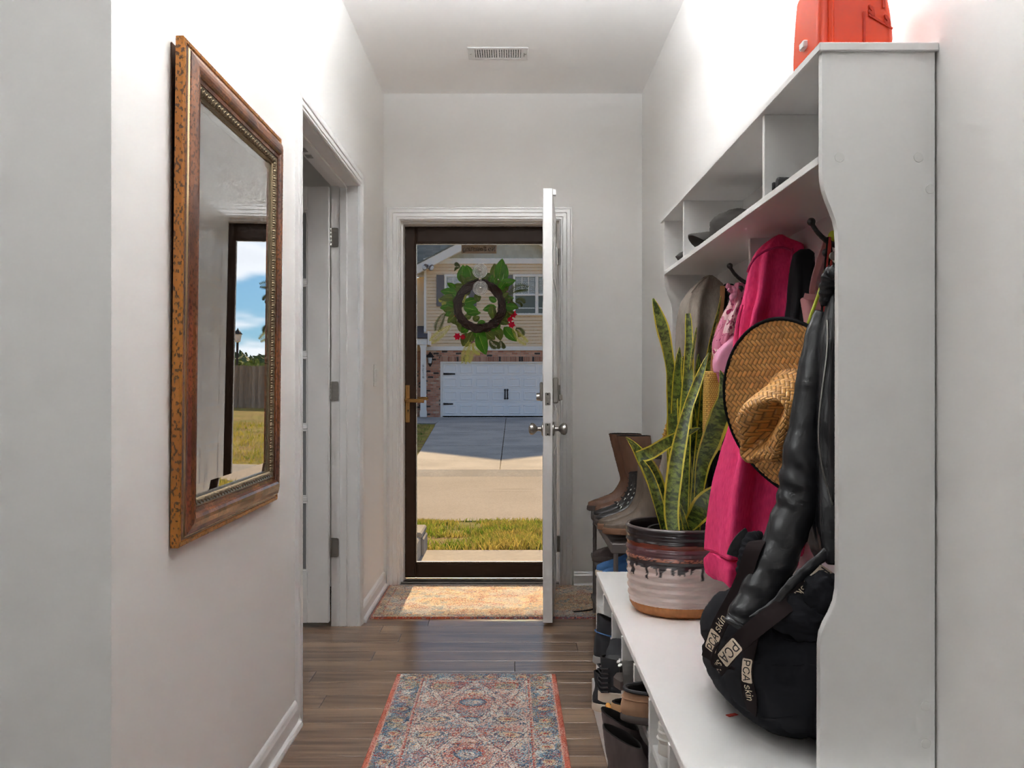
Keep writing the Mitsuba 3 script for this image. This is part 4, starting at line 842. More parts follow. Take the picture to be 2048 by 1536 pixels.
hm = tm(V.reshape(-1, 3), grid_faces(NR, NT, True)[:, ::-1] if True else None)
nrm = trimesh.Trimesh(V.reshape(-1, 3), hm.faces, process=False).vertex_normals
if np.dot(nrm[NT*10], hn) < 0: nrm = -nrm
V2 = V.reshape(-1, 3)+nrm*(hw.reshape(-1, 1)*.0023)
cs_ = lin((198, 142, 76))*(.78+.44*rw.reshape(-1, 1)); cs_ = cs_*hw.reshape(-1, 1)+lin((84, 50, 20))*(1-hw.reshape(-1, 1))
scene['mat_straw'] = {'type': 'twosided', 'bsdf': {'type': 'principled', 'base_color': attr(), 'roughness': .5, 'specular': .45}}
fa = hm.faces
obj(hat+'__straw', tm(V2, fa), 'straw', True, color=np.clip(cs_, 0, 1), label='herringbone woven straw')
obj(hat+'__brim_edge', tube(np.vstack([V[0], V[:1, 0]]), .0042, 8, False), 'cloth_black', True, label='black bound edge')

# leather jacket at the near end
def leather(p, n, uv): return mix(C3((9, 9, 11)), C3((17, 18, 20)), fbm(p.x*60, p.y*60, p.z*60, 2))
def leather_b(p, n, uv): return fbm(p.x*70, p.y*70, p.z*40, 3)*.0011+fbm(p.x*420, p.y*420, p.z*420, 2)*.0002
mat('leather', proc(leather), .30, spec=.42, bump=proc(leather_b, .0006), bscale=1.0)
lj = thing('leather_jacket', 'black leather jacket hanging at the near end of the hall tree', 'jacket')
rows = [(556, 1662, 1700), (600, 1655, 1720), (680, 1640, 1755), (760, 1632, 1765), (850, 1626, 1775), (940, 1622, 1780), (1040, 1622, 1786), (1090, 1628, 1790), (1120, 1640, 1790)]
obj(lj+'__body', garment(rows, 1.742, .052, n=130, nz=170, folds=((4, .010, .5, .7), (7, .008, 1.9, -.9)), wr=.013, seed=17, xmax=.705), 'leather', True)
SY = 1.745
sl_ = [(1650, 628, 1.765, 20), (1640, 665, 1.76, 26), (1632, 720, 1.752, 30), (1622, 790, 1.75, 32), (1612, 870, 1.75, 37), (1604, 950, 1.75, 42), (1594, 1010, 1.75, 44), (1572, 1070, 1.745, 42), (1548, 1130, 1.74, 41), (1520, 1185, 1.735, 39), (1490, 1238, 1.73, 37), (1480, 1256, 1.728, 36)]
def limb(rowsl, seed, n=64, nz=150, flat=.62, wr=.010, cuff=True):
    r = np.array(rowsl, float); t0 = np.linspace(0, 1, len(r)); t = np.linspace(0, 1, nz)
    from scipy.interpolate import PchipInterpolator
    q = np.stack([PchipInterpolator(t0, r[:, k])(t) for k in range(4)], 1)
    p = np.array([P(a, b, c) for a, b, c, _ in q]); w = q[:, 3]*q[:, 2]/F
    tt, N, B = frames(p); acr = np.cross(tt, [0, 1.0, 0]); acr /= np.linalg.norm(acr, axis=1, keepdims=True); dep = np.cross(tt, acr)
    th_ = np.arange(n)*2*np.pi/n
    s = np.linspace(0, 1, nz)
    rings = p[:, None]+w[:, None, None]*np.cos(th_)[None, :, None]*acr[:, None]+(w*flat)[:, None, None]*np.sin(th_)[None, :, None]*dep[:, None]
    d = 2*wr*(meshkit.fbm(rings*np.array([16, 16, 24])+seed, 4)-.5)+.35*wr*np.sin(s[:, None]*60+2.5*meshkit.noise(rings*9+seed)*6)
    out = rings-p[:, None]; out /= np.linalg.norm(out, axis=-1, keepdims=True)
    return loft(rings+out*d[..., None]*np.minimum(1, s*6)[:, None, None])
obj(lj+'__sleeve', limb(sl_, 3.0, wr=.0042), 'leather', True)
obj(lj+'__collar', limb([(1690, 570, 1.70, 14), (1676, 545, 1.70, 15), (1664, 548, 1.71, 16), (1655, 575, 1.725, 15), (1652, 610, 1.74, 10)], 8.0, nz=60, wr=.003), 'leather', True)
obj(lj+'__cuff_seam', cat([tube(spline([P(1458, 1226, 1.715), P(1472, 1240, 1.703), P(1490, 1252, 1.702), P(1506, 1258, 1.71)], 16), .0016, 6)]), 'leather', True)
obj(lj+'__zip', cat([tube(spline([P(1655, 640, 1.715), P(1648, 760, 1.70), P(1640, 900, 1.697), P(1652, 960, 1.695), P(1666, 1010, 1.69)], 30), .002, 6)]), 'steel', True)
obj(lj+'__belt', limb([(1700, 1070, 1.70, 12), (1672, 1092, 1.70, 12), (1625, 1130, 1.70, 11), (1580, 1172, 1.69, 10), (1542, 1212, 1.69, 8), (1500, 1236, 1.69, 4)], 5.0, nz=70, flat=.35, wr=.002), 'leather', True, label='leather lower band')
# ---------------------------------------------------------------- duffel bag on the bench
def canvas_col(p, n, uv): return mix(C3((9, 9, 11)), C3((22, 23, 26)), fbm(p.x*900, p.y*900, p.z*900, 2)*.5+fbm(p.x*12, p.y*12, p.z*12, 3)*.3)
mat('canvas', proc(canvas_col), .85, spec=.08)
mat('webbing', (24, 19, 19), .9, spec=.06); mat('cream_print', (224, 206, 184), .7); mat('print_dark', (34, 28, 27), .8)
db = thing('duffel_bag', 'black fabric duffel bag with printed webbing straps slumped on the near end of the bench', 'duffel bag')
DC, DA = np.array([.582, 1.925, .592]), np.array([.186, .272, .150])
def duffel():
    n, m = 120, 160
    ph, th_ = np.linspace(-np.pi/2, np.pi/2, n)[:, None], np.arange(m)*2*np.pi/m
    se = lambda x, e: np.sign(x)*np.abs(x)**e
    r = np.stack([se(np.cos(ph), .8)*se(np.cos(th_), .85), se(np.cos(ph), .8)*se(np.sin(th_), .85), se(np.sin(ph), .85)*np.ones_like(th_)], -1)
    v = DC+DA*r
    t = meshkit.fbm(v*np.array([9, 7, 11])+3.1, 4)-.5; cre = np.abs(meshkit.fbm(v*np.array([13, 8, 8])+9.7, 3)-.5)
    v = v+r/np.linalg.norm(r, axis=-1, keepdims=True)*(t*.030-np.clip(.06-cre, 0, .06)[...]*.16)[..., None]
    v[..., 2] -= .035*np.clip((v[..., 2]-DC[2])/.15, 0, 1)*np.clip((v[..., 1]-1.9)/.2, -.4, 1)
    v[..., 2] = np.maximum(v[..., 2], BZ+.0015); v[..., 0] = np.minimum(v[..., 0], UXB-.004); v[..., 1] = np.maximum(v[..., 1], 1.640)
    f = grid_faces(n, m, True)
    return tm(v.reshape(-1, 3), f)
dm_ = duffel(); obj(db+'__body', dm_, 'canvas', True)
def hit(mesh, u, v):
    """first point of mesh that the ray through a spot of the photograph meets, and its normal"""
    o = np.array([0, 0, HC]); d = np.array([(u-CU)/F, 1, -(v-CV)/F])
    V = np.asarray(mesh.vertices); f = np.asarray(mesh.faces); a, b, c = V[f[:, 0]], V[f[:, 1]], V[f[:, 2]]
    e1, e2 = b-a, c-a; h = np.cross(d, e2); det = (e1*h).sum(1); ok = np.abs(det) > 1e-14; inv = 1/np.where(ok, det, 1)
    s = o-a; uu = (s*h).sum(1)*inv; q = np.cross(s, e1); vv = (q*d).sum(1)*inv; t = (e2*q).sum(1)*inv
    ok &= (uu >= -1e-9) & (vv >= -1e-9) & (uu+vv <= 1+1e-9) & (t > .1)
    if not ok.any(): return None
    i = np.nonzero(ok)[0][np.argmin(t[ok])]; n = np.cross(e1[i], e2[i]); n /= np.linalg.norm(n)
    return o+d*t[i], n if n.dot(d) < 0 else -n
class Ribbon:
    def __init__(s, pts, nrm, w, th=.002, n=60):
        s.p = spline(pts, n); pts, nrm = np.asarray(pts, float), np.asarray(nrm, float); q = np.r_[0, np.cumsum(np.linalg.norm(np.diff(pts, axis=0), axis=1))]; s.n = np.stack([np.interp(np.linspace(0, q[-1], n), q, nrm[:, k]) for k in range(3)], 1); s.n /= np.linalg.norm(s.n, axis=1, keepdims=True)
        t = np.gradient(s.p, axis=0); t /= np.linalg.norm(t, axis=1, keepdims=True); s.n -= t*(s.n*t).sum(1, keepdims=True); s.n /= np.linalg.norm(s.n, axis=1, keepdims=True)
        s.w = np.cross(s.n, t); s.L = np.r_[0, np.cumsum(np.linalg.norm(np.diff(s.p, axis=0), axis=1))]; s.W, s.th = w, th
    def at(s, a, b, h):
        f = lambda q: np.stack([np.interp(a, s.L, q[:, k]) for k in range(3)], -1)
        return f(s.p)+f(s.w)*np.asarray(b)[..., None]+f(s.n)*np.asarray(h)[..., None]
    def mesh(s):
        c = np.array([(-.5, 0), (.5, 0), (.5, 1), (-.5, 1)]); a = np.linspace(0, s.L[-1], 70)
        return loft(np.stack([s.at(a, np.full(70, q*s.W), np.full(70, h*s.th)) for q, h in c], 1))
    def lay(s, m, a0, h0=0.0):
        V = np.asarray(m.vertices); return tm(s.at(V[:, 0]+a0, V[:, 1], V[:, 2]+s.th+h0), m.faces)
def rrect(w, h, r): return sbox(0, -h/2, w, h/2).buffer(-r).buffer(r)
def sub(m, d): v, f = trimesh.remesh.subdivide_to_size(np.asarray(m.vertices), np.asarray(m.faces), d); return tm(v, f)
def print_on(strap, rb, a, flip=False):
    """cream box with the dark letters PCA, then 'skin' in cream"""
    h = rb.W*.84; w = h*1.95
    obj(strap+'__print_box', rb.lay(sub(extrude(rrect(w, h, h*.16), .0004), .006), a), 'cream_print', label='cream printed box')
    t = meshkit.text_mesh('PCA', h*.72, .0005); V = np.asarray(t.vertices); sc = (w*.86)/(V[:, 0].max()-V[:, 0].min()); V = (V-[V[:, 0].min(), h*.36, 0])*[sc, .95, 1]
    obj(strap+'__print_letters', rb.lay(tm(V+[w*.07, 0, 0], t.faces), a, .0004), 'print_dark', label='dark letters PCA')
    t = meshkit.text_mesh('skin', h*.62, .0005); V = np.asarray(t.vertices); V = V-[V[:, 0].min(), h*.30, 0]
    obj(strap+'__print_word', rb.lay(tm(V+[w+h*.22, 0, 0], t.faces), a, .0), 'cream_print', label='cream letters reading skin')
    return w+h*.3+V[:, 0].max()
def strap_on_bag(uv, w, off=.003):
    pts, nn = [], []
    for u, v in uv:
        g = hit(dm_, u, v)
        if g: pts.append(g[0]+g[1]*off); nn.append(g[1])
    nn = np.array(nn); nn = (nn+np.mean(nn, 0))/2
    return Ribbon(pts, nn, w)
r1 = strap_on_bag([(1530, 1225), (1512, 1262), (1503, 1300), (1498, 1340), (1500, 1385), (1508, 1425), (1520, 1462), (1534, 1490)], .026)
s1 = obj(db+'__strap', r1.mesh(), 'webbing', 40); print_on(s1, r1, .098)
def free_ribbon(pts, w, lean=(-.45, -.9, .35)):
    p = np.array([P(*q) for q in pts]); return Ribbon(p, np.repeat([np.array(lean)/np.linalg.norm(lean)], len(p), 0), w)
r2 = free_ribbon([(1655, 1138, 1.745), (1616, 1176, 1.725), (1578, 1206, 1.695), (1535, 1238, 1.66), (1490, 1275, 1.665), (1452, 1315, 1.69), (1436, 1336, 1.72)], .032)
s2 = obj(db+'__handle', r2.mesh(), 'webbing', 40); print_on(s2, r2, .0); print_on(s2, r2, r2.L[-1]-.083)
r3 = Ribbon(np.array([P(1418, 1318, 1.83), P(1432, 1270, 1.80), P(1452, 1228, 1.77), P(1476, 1185, 1.75), P(1494, 1140, 1.735), P(1507, 1100, 1.73), P(1520, 1082, 1.75)]), np.repeat([np.array([-.6, -.75, .25])], 7, 0), .030)
s3 = obj(db+'__handle', r3.mesh(), 'webbing', 40); print_on(s3, r3, .022)
obj(db+'__handle_wrap', limb([(1522, 1076, 1.80, 13), (1508, 1080, 1.785, 18), (1500, 1100, 1.775, 20), (1492, 1125, 1.765, 17), (1482, 1150, 1.755, 13)], 4.4, nz=70, wr=.003, flat=.5), 'canvas', True, label='padded handle wrap')
obj(db+'__handle_flap', band([P(1497, 1066, 1.80), P(1478, 1085, 1.79), P(1466, 1112, 1.785)], .022, .003), 'black', 40)
obj(db+'__loop', tube(spline([P(1437, 1287, 1.715), P(1426, 1310, 1.70), P(1427, 1330, 1.70), P(1445, 1335, 1.695), P(1470, 1338, 1.69)], 24), .003, 8), 'webbing', True)
obj(db+'__mouth', soft_lump(P(1618, 1222, 1.72)+np.array([.01, .0, -.01]), (.075, .06, .045), 5.5, 4, .7), 'canvas', True, label='gathered fabric at the zip')
obj(db+'__mouth', soft_lump(P(1648, 1180, 1.685)+np.array([.0, .0, -.005]), (.035, .035, .042), 9.5, 4, .7), 'canvas', True)
for uv in ([(1536, 1240), (1545, 1262), (1570, 1278), (1600, 1284), (1630, 1284)], [(1516, 1326), (1550, 1330), (1590, 1330), (1630, 1328)], [(1524, 1436), (1560, 1436), (1600, 1432), (1630, 1430)]):
    g = [hit(dm_, *q) for q in uv]; g = [q[0]+q[1]*.0005 for q in g if q]
    if len(g) > 2: obj(db+'__seam', tube(spline(g, 24), .0012, 6), 'canvas', True)
rt = single('fabric_tag', move(box(-.012, .012, -.006, .006, 0, .0012, .0004), t=np.array([(1465-CU)*1.895/F, 1.895, BZ+.0004]), rz=.5), 'red_band', 'tiny red fabric tag lying on the bench by the duffel bag', 'tag')

# ---------------------------------------------------------------- glazed pot and snake plant
PX, PYc, PR = .492, 2.790, .158
scene['mat_glaze'] = {'type': 'twosided', 'bsdf': {'type': 'principled', 'base_color': attr(), 'roughness': .06, 'specular': .36}}
mat('clay', heather((128, 76, 36), (170, 108, 58), 120), .6)
mat('soil', heather((30, 24, 20), (54, 44, 36), 200), .95)
mat('nursery', (16, 15, 15), .4, spec=.3)
pot = thing('plant_pot', 'round glazed pot with dark dripping glaze over cream, standing on the bench', 'plant pot')
zz_ = np.linspace(.034, .236, 90); rr_ = .1485+.0075*np.sin(np.clip((zz_-.03)/.2, 0, 1)*np.pi*.5)+.0020*np.sin(zz_*2*np.pi/.0225)-.0016*np.exp(-((zz_-.205)/.004)**2)
prof = [(.148, .033)]+list(zip(rr_, zz_))+[(PR, .242), (PR+.0005, .247), (PR-.003, .2525), (PR-.009, .2535), (PR-.013, .249), (PR-.014, .235), (PR-.016, .16), (PR-.022, .06), (.02, .05)]
NA = 220
m = lathe(prof, NA, (PX, PYc, BZ)); V = np.asarray(m.vertices); zr_ = V[:, 2]-BZ; an = np.arctan2(V[:, 1]-PYc, V[:, 0]-PX)
def glaze_col(z, an, seed=0):
    q = np.stack([np.cos(an)*3, np.sin(an)*3, z*0], 1)
    drip = np.zeros_like(z); rr = random.Random(4)
    for k in range(60):
        a0, w_, l_ = rr.uniform(-np.pi, np.pi), rr.uniform(.018, .040), rr.uniform(.008, .040)
        w_ = w_*np.where(np.abs(.148-l_-z) < .006, 1.45, 1.0)
        d = np.abs(np.angle(np.exp(1j*(an-a0)))); drip = np.maximum(drip, l_*np.clip(1-(d/w_)**4, 0, 1))
    edge = .148-.008*meshkit.noise(q*5)-drip
    s = meshkit.fbm(np.stack([np.cos(an)*30, np.sin(an)*30, z*260], 1), 3, seed=2); s2 = meshkit.fbm(np.stack([np.cos(an)*4, np.sin(an)*4, z*110], 1), 3, seed=6)
    c = lin((204, 182, 174))*(.78+.40*s2[:, None])
    dark = lin((26, 21, 22))*(.3+1.6*s[:, None])
    c = np.where((z > edge)[:, None], dark, c)
    c = np.where((z > .166)[:, None], lin((70, 42, 46))*(.6+.8*s2[:, None]), c)
    c = np.where(((z > .162) & (z < .172) & (s > .45))[:, None], lin((150, 96, 76)), c)
    c = np.where((z > .196)[:, None], lin((92, 36, 22))*(.4+1.0*s2[:, None]), c)
    c = np.where((z > .212-.006*s2)[:, None], lin((20, 15, 16)), c)
    c = np.where((z > .2515)[:, None], lin((70, 62, 60)), c)
    return c
obj(pot+'__glazed_wall', m, 'glaze', True, color=np.clip(glaze_col(zr_, an), 0, 1))
obj(pot+'__foot', lathe([(.118, .0005), (.130, .003), (.139, .012), (.1455, .024), (.148, .0345), (.12, .0345)], 90, (PX, PYc, BZ)), 'clay', 40, label='unglazed brown foot')
inner = thing('nursery_pot', 'plain dark plastic pot with soil standing inside the glazed pot', 'plant pot')
IX = PX+.020
obj(inner+'__wall', lathe([(.095, .060), (.108, .225), (.114, .229), (.116, .235), (.113, .238), (.108, .236), (.104, .215), (.02, .214)], 60, (IX, PYc, BZ)), 'nursery', 40)
obj(inner+'__soil', tm(*(lambda V, f: (V+np.c_[0*V[:, :2], .006*meshkit.fbm(V*40, 2)], f))(*(lambda q: (np.asarray(q.vertices), q.faces))(lathe([(.1035, .214), (.1035, .218), (.07, .221), (.035, .223), (.001, .224)], 60, (IX, PYc, BZ))))), 'soil', True)
def snake_col(p, n, uv):
    a = dr.abs(uv.x); y = uv.y
    w = fbm(uv.x*2.2+y*1.0, y*26.0, 3.0, 2)*2.4
    b = dr.sin(y*430.0+w*5.5)*.5+.5
    g = fbm(uv.x*1.7, y*120.0, 1.0, 3)
    c = mix(C3((32, 46, 18)), C3((112, 128, 52)), smoothstep(.36, .70, b*.22+g*.85))
    c = mix(c, C3((26, 38, 22)), smoothstep(.5, .7, fbm(uv.x*1.3, y*190.0, 9.0, 3)*.6+b*.35)*.55)
    e = smoothstep(.75, .81, a+.12*(fbm(y*14.0, uv.x, 7.0, 2)-.5))
    return mix(c, C3((216, 202, 70)), e)
mat('snake', proc(snake_col), .32, spec=.5)
sp = thing('snake_plant', 'snake plant with tall yellow-edged leaves growing in the glazed pot', 'plant')
def sleaf(pts, turn=0.0, cup=.25, th_=.0016, n=44, m=11, tipr=True):
    """pts: (u, v, half width in px, depth) from base to tip"""
    q = np.array(pts, float); t0 = np.r_[0, np.cumsum(np.hypot(np.diff(q[:, 0]), np.diff(q[:, 1])))]; t = np.linspace(0, t0[-1], n)
    f = [PchipInterpolator(t0, q[:, k])(t) for k in range(4)]
    p = np.array([P(a, b, y) for a, b, _, y in zip(*f)]); w = f[2]*f[3]/F/max(.35, math.cos(turn))
    tt, _, _ = frames(p)
    view = np.array([math.sin(turn), -math.cos(turn), 0.0]); wd = np.cross(tt, view); wd /= np.linalg.norm(wd, axis=1, keepdims=True); nn = np.cross(wd, tt)
    a = np.linspace(-1, 1, m); ring, uvs = [], []
    ln_ = np.r_[0, np.cumsum(np.linalg.norm(np.diff(p, axis=0), axis=1))]+q[0, 0]*.37
    for side, aa in ((1, a), (-1, a[::-1])):
        off = cup*(aa**2)[None]*w[:, None]+side*th_*np.sqrt(np.maximum(1-aa**2, 0))[None]
        ring.append(p[:, None]+wd[:, None]*(aa[None]*w[:, None])[..., None]+nn[:, None]*off[..., None]); uvs.append(np.stack([np.repeat(aa[None], n, 0), np.repeat(ln_[:, None], m, 1)], -1))
    r = np.concatenate(ring, 1); uv = np.concatenate(uvs, 1).reshape(-1, 2)
    g = loft(r); uv = np.vstack([uv, [0, ln_[0]], [0, ln_[-1]]])
    obj(sp+'__leaf', g, 'snake', True, uv=uv)
B0 = 2.79
sleaf([(1354, 1060, 12, 2.80), (1350, 960, 12, 2.84), (1346, 860, 12, 2.87), (1344, 780, 12, 2.88), (1342, 745, 10, 2.88), (1336, 705, 11, 2.88), (1326, 660, 14, 2.88), (1315, 622, 9, 2.88), (1307, 597, 2, 2.88)], .2)
sleaf([(1366, 1060, 11, 2.78), (1368, 930, 13, 2.80), (1372, 830, 13, 2.81), (1378, 740, 11, 2.82), (1379, 680, 8, 2.82), (1378, 645, 7, 2.82), (1377, 627, 5, 2.82)], -.15)
sleaf([(1352, 1060, 12, 2.86), (1352, 930, 14, 2.87), (1355, 830, 14, 2.88), (1356, 770, 12, 2.88), (1358, 720, 7, 2.88), (1360, 694, 1, 2.88)], .1)
sleaf([(1388, 1060, 13, 2.82), (1396, 960, 14, 2.83), (1406, 860, 14, 2.86), (1414, 770, 13, 2.865), (1422, 710, 10, 2.86), (1430, 660, 6, 2.85), (1437, 625, 3, 2.84), (1443, 592, .8, 2.83)], .2)
sleaf([(1362, 1060, 10, 2.84), (1370, 900, 11, 2.86), (1376, 800, 11, 2.87), (1370, 735, 8, 2.87), (1368, 712, 2, 2.87)], 0)
sleaf([(1348, 1062, 13, 2.70), (1344, 1020, 15, 2.71), (1350, 950, 16, 2.72), (1362, 880, 14, 2.73), (1376, 820, 10, 2.74), (1394, 770, 9, 2.75), (1407, 735, 6, 2.76), (1418, 706, 1, 2.77)], -.25)
sleaf([(1376, 1060, 11, 2.90), (1388, 900, 10, 2.92), (1394, 800, 9, 2.92), (1397, 740, 6, 2.92), (1398, 708, 1, 2.92)], .1)
sleaf([(1392, 1060, 9, 2.73), (1396, 1000, 10, 2.72), (1404, 930, 16, 2.70), (1420, 880, 23, 2.67), (1438, 830, 24, 2.65), (1450, 790, 18, 2.64), (1446, 760, 9, 2.64), (1441, 741, 1, 2.64)], .3, .35)
sleaf([(1372, 1062, 8, 2.72), (1392, 1035, 18, 2.69), (1412, 1008, 24, 2.66), (1436, 985, 18, 2.64), (1462, 966, 3, 2.62)], -.2, .3)
sleaf([(1332, 1064, 10, 2.76), (1312, 990, 11, 2.73), (1296, 945, 9, 2.72), (1283, 922, 5, 2.72)], .15, .5)
sleaf([(1338, 1060, 12, 2.80), (1324, 1000, 15, 2.79), (1306, 950, 17, 2.77), (1288, 918, 14, 2.75), (1268, 890, 7, 2.74), (1253, 874, 1, 2.74)], -.1, .2)
sleaf([(1276, 914, 12, 2.735), (1300, 906, 14, 2.73), (1330, 888, 13, 2.74), (1360, 872, 10, 2.76), (1384, 862, 6, 2.78), (1402, 855, 1, 2.79)], 0, .2)
sleaf([(1384, 1060, 9, 2.86), (1392, 960, 10, 2.88), (1386, 860, 10, 2.88), (1384, 800, 4, 2.88)], .2)
sleaf([(1344, 1060, 10, 2.88), (1343, 960, 9, 2.90), (1341, 860, 8, 2.91), (1339, 790, 2, 2.91)], .2)
sleaf([(1374, 1060, 6, 2.68), (1366, 1030, 5, 2.67), (1361, 1006, 1, 2.66)], 0)
sleaf([(1382, 740, 3, 2.80), (1390, 680, 3, 2.80), (1394, 655, 1, 2.80)], 0)
# ---------------------------------------------------------------- rugs: woven piles with their colours per vertex
scene['mat_pile'] = {'type': 'twosided', 'bsdf': {'type': 'principled', 'base_color': attr(), 'roughness': .95, 'specular': .1, 'sheen': .3}}
def rug_mesh(x0, x1, y0, y1, step, h, colour, seed, skew=0.0):
    nx, ny = int((x1-x0)/step)+1, int((y1-y0)/step)+1
    X, Y = np.meshgrid(np.linspace(x0, x1, nx), np.linspace(y0, y1, ny))
    e = np.minimum.reduce([X-x0, x1-X, Y-y0, y1-Y]); r = np.random.default_rng(seed)
    Z = h*np.sqrt(np.clip(1-(1-np.clip(e/.007, 0, 1))**2, 0, 1))+r.uniform(-.0011, .0009, X.shape)*np.clip(e/.006, 0, 1)
    Z = np.maximum(Z, .0005)
    c = colour(X, Y, r)
    P_ = np.stack([X+skew*(Y-y0), Y, Z], -1).reshape(-1, 3)
    ring = np.r_[np.arange(nx), np.arange(1, ny)*nx+nx-1, (ny-1)*nx+np.arange(nx-2, -1, -1), np.arange(ny-2, 0, -1)*nx]
    lo = P_[ring].copy(); lo[:, 2] = .0003; n0 = len(P_); k = len(ring); j = np.arange(k)
    f = np.vstack([grid_faces(ny, nx)[:, ::-1][:, ::-1], np.stack([ring, ring[(j+1) % k], n0+(j+1) % k, n0+j], 1)[:, ::-1]])
    return tm(np.vstack([P_, lo]), f), np.vstack([c.reshape(-1, 3), c.reshape(-1, 3)[ring]])
PAL = {k: lin(v) for k, v in dict(cream=(206, 198, 186), blue=(112, 142, 158), navy=(52, 72, 94), rust=(158, 58, 46), pink=(196, 142, 128), olive=(158, 146, 112), black=(46, 42, 46), sand=(200, 168, 130)).items()}
def pick(c, m, name, r, p=1.0):
    m = m & (r.random(m.shape) < p); c[m] = PAL[name]
def runner_col(X, Y, r):
    x = (X-(-.130))/.3075; a = np.abs(X+.130); d = 3.675-Y                 # across from the axis, along from the far end
    c = np.empty(X.shape+(3,)); c[:] = PAL['cream']
    ne = lambda s, k: meshkit.fbm(np.stack([a*s, d*s, 0*a+k], -1), 3, seed=k)
    wob = (ne(14, 3)-.5)*.03; a2, d2 = a+wob, d+(ne(14, 5)-.5)*.03
    field = (a < .196) & (d > .092)
    # field ground: patches of pink and sand
    g = ne(9, 7); pick(c, field & (g > .53), 'pink', r, .5); pick(c, field & (g < .42), 'sand', r, .5); pick(c, field & (ne(22, 9) > .52), 'blue', r, .6); pick(c, field & (ne(30, 19) > .60), 'navy', r, .5)
    per = .47; e = np.mod(d2-.10, per); k = np.abs(e-per/2)
    # hourglass: red shoulders above and below the round blue rosettes, pale crossing lines, side ovals
    ro = np.hypot(a2, e-.235)
    pick(c, field & (a2 < .17-.55*np.abs(e-.235)) & (np.abs(e-.235) < .10), 'rust', r, .34)
    pick(c, field & (a2 < .10) & (np.abs(e-.235) < .07), 'pink', r, .45)
    for e0, r0 in ((.235, .050), (.07, .030), (.40, .030)):
        q = np.hypot(a2, (e-e0)*1.15)
        pick(c, field & (q < r0+.012), 'rust', r, .7); pick(c, field & (q < r0), 'blue', r, .95); pick(c, field & (q < r0) & (q > r0-.008), 'navy', r, .8); pick(c, field & (q < r0*.55), 'cream', r, .95); pick(c, field & (q < r0*.3), 'navy', r, .8); pick(c, field & (q < r0*.16), 'cream', r, 1)
    pick(c, field & (a2 < .15) & (np.abs(e-.03) < .020), 'rust', r, .55); pick(c, field & (a2 < .06) & (np.abs(e-.075) < .020) & (a2 > .035), 'rust', r, .8)
    for sgn in (1,):
        l = np.abs(a2-np.abs(e-.0)*.42); l2 = np.abs(a2-np.abs(per-e)*.42)
        pick(c, field & ((l < .013) | (l2 < .013)), 'cream', r, .55); pick(c, field & (((l > .013) & (l < .017)) | ((l2 > .013) & (l2 < .017))), 'navy', r, .7)
    ov = np.hypot((a2-.120)/1.9, e-.40); ov2 = np.hypot((a2-.128)/1.6, (e-.07))
    for o in (ov, ov2):
        pick(c, field & (o < .034), 'cream', r, .8); pick(c, field & (o < .030) & (o > .021), 'navy', r, .75); pick(c, field & (o < .021), 'sand', r, .7); pick(c, field & (o < .008), 'rust', r, .8)
    sq = np.maximum(np.abs(a2-.115)/1.25, np.abs(d-.155)); pick(c, field & (sq < .034) & (sq > .030) & (d < .22), 'rust', r, .85); pick(c, field & (sq < .030) & (d < .22), 'olive', r, .6); pick(c, field & (sq < .016) & (d < .22), 'navy', r, .5)
    # border: blue ground with rosettes, thin guard lines
    bd = ((a > .205) & (a < .284)) | ((d < .084) & (a < .284) & (d > .010))
    c[bd] = PAL['blue']; g = ne(16, 11); pick(c, bd & (g > .50), 'cream', r, .75); pick(c, bd & (g < .40), 'navy', r, .55); pick(c, bd & (ne(26, 12) > .6), 'rust', r, .4); pick(c, bd & (ne(20, 15) > .62), 'olive', r, .6)
    s_ = np.where(a > .205, d, a); t_ = np.where(a > .205, a-.2445, d-.047); q = np.hypot(np.mod(s_, .115)-.0575, t_)
    pick(c, bd & (q < .034) & (q > .026), 'navy', r, .6); pick(c, bd & (q < .020), 'sand', r, .8); pick(c, bd & (q < .009), 'rust', r, .9)
    for lo, hi, nm in ((.196, .200, 'rust'), (.200, .205, 'pink'), (.184, .188, 'pink'), (.284, .289, 'pink')):
        pick(c, (a > lo) & (a < hi) & (d > .06), nm, r, .85)
    pick(c, (d > .084) & (d < .091) & (a < .2), 'rust', r, .7)
    ed = a > .289; c[ed] = lin((184, 108, 88)); pick(c, ed & (meshkit.noise(np.stack([d*13, 0*d, np.sign(X)*3], -1), 5) > .45), 'pink', r, .75); pick(c, ed, 'rust', r, .3)
    pick(c, d < .010, 'navy', r, .5)
    # the loose speckle of the pile
    sp_ = r.random(X.shape)
    for i, nm in enumerate(('cream', 'blue', 'navy', 'rust', 'sand', 'black')): c[(sp_ > i*.062) & (sp_ < i*.062+.062) & (a < .287)] = PAL[nm]
    return np.clip(c*r.uniform(.62, 1.22, X.shape+(1,)), 0, 1)
m, c = rug_mesh(-.4375, .1775, 1.75, 3.675, .0027, .008, runner_col, 3, -.004)
single('runner_rug', m, 'pile', 'blue, cream and rust patterned runner rug lying in the middle of the hall floor', 'rug', True, color=c)
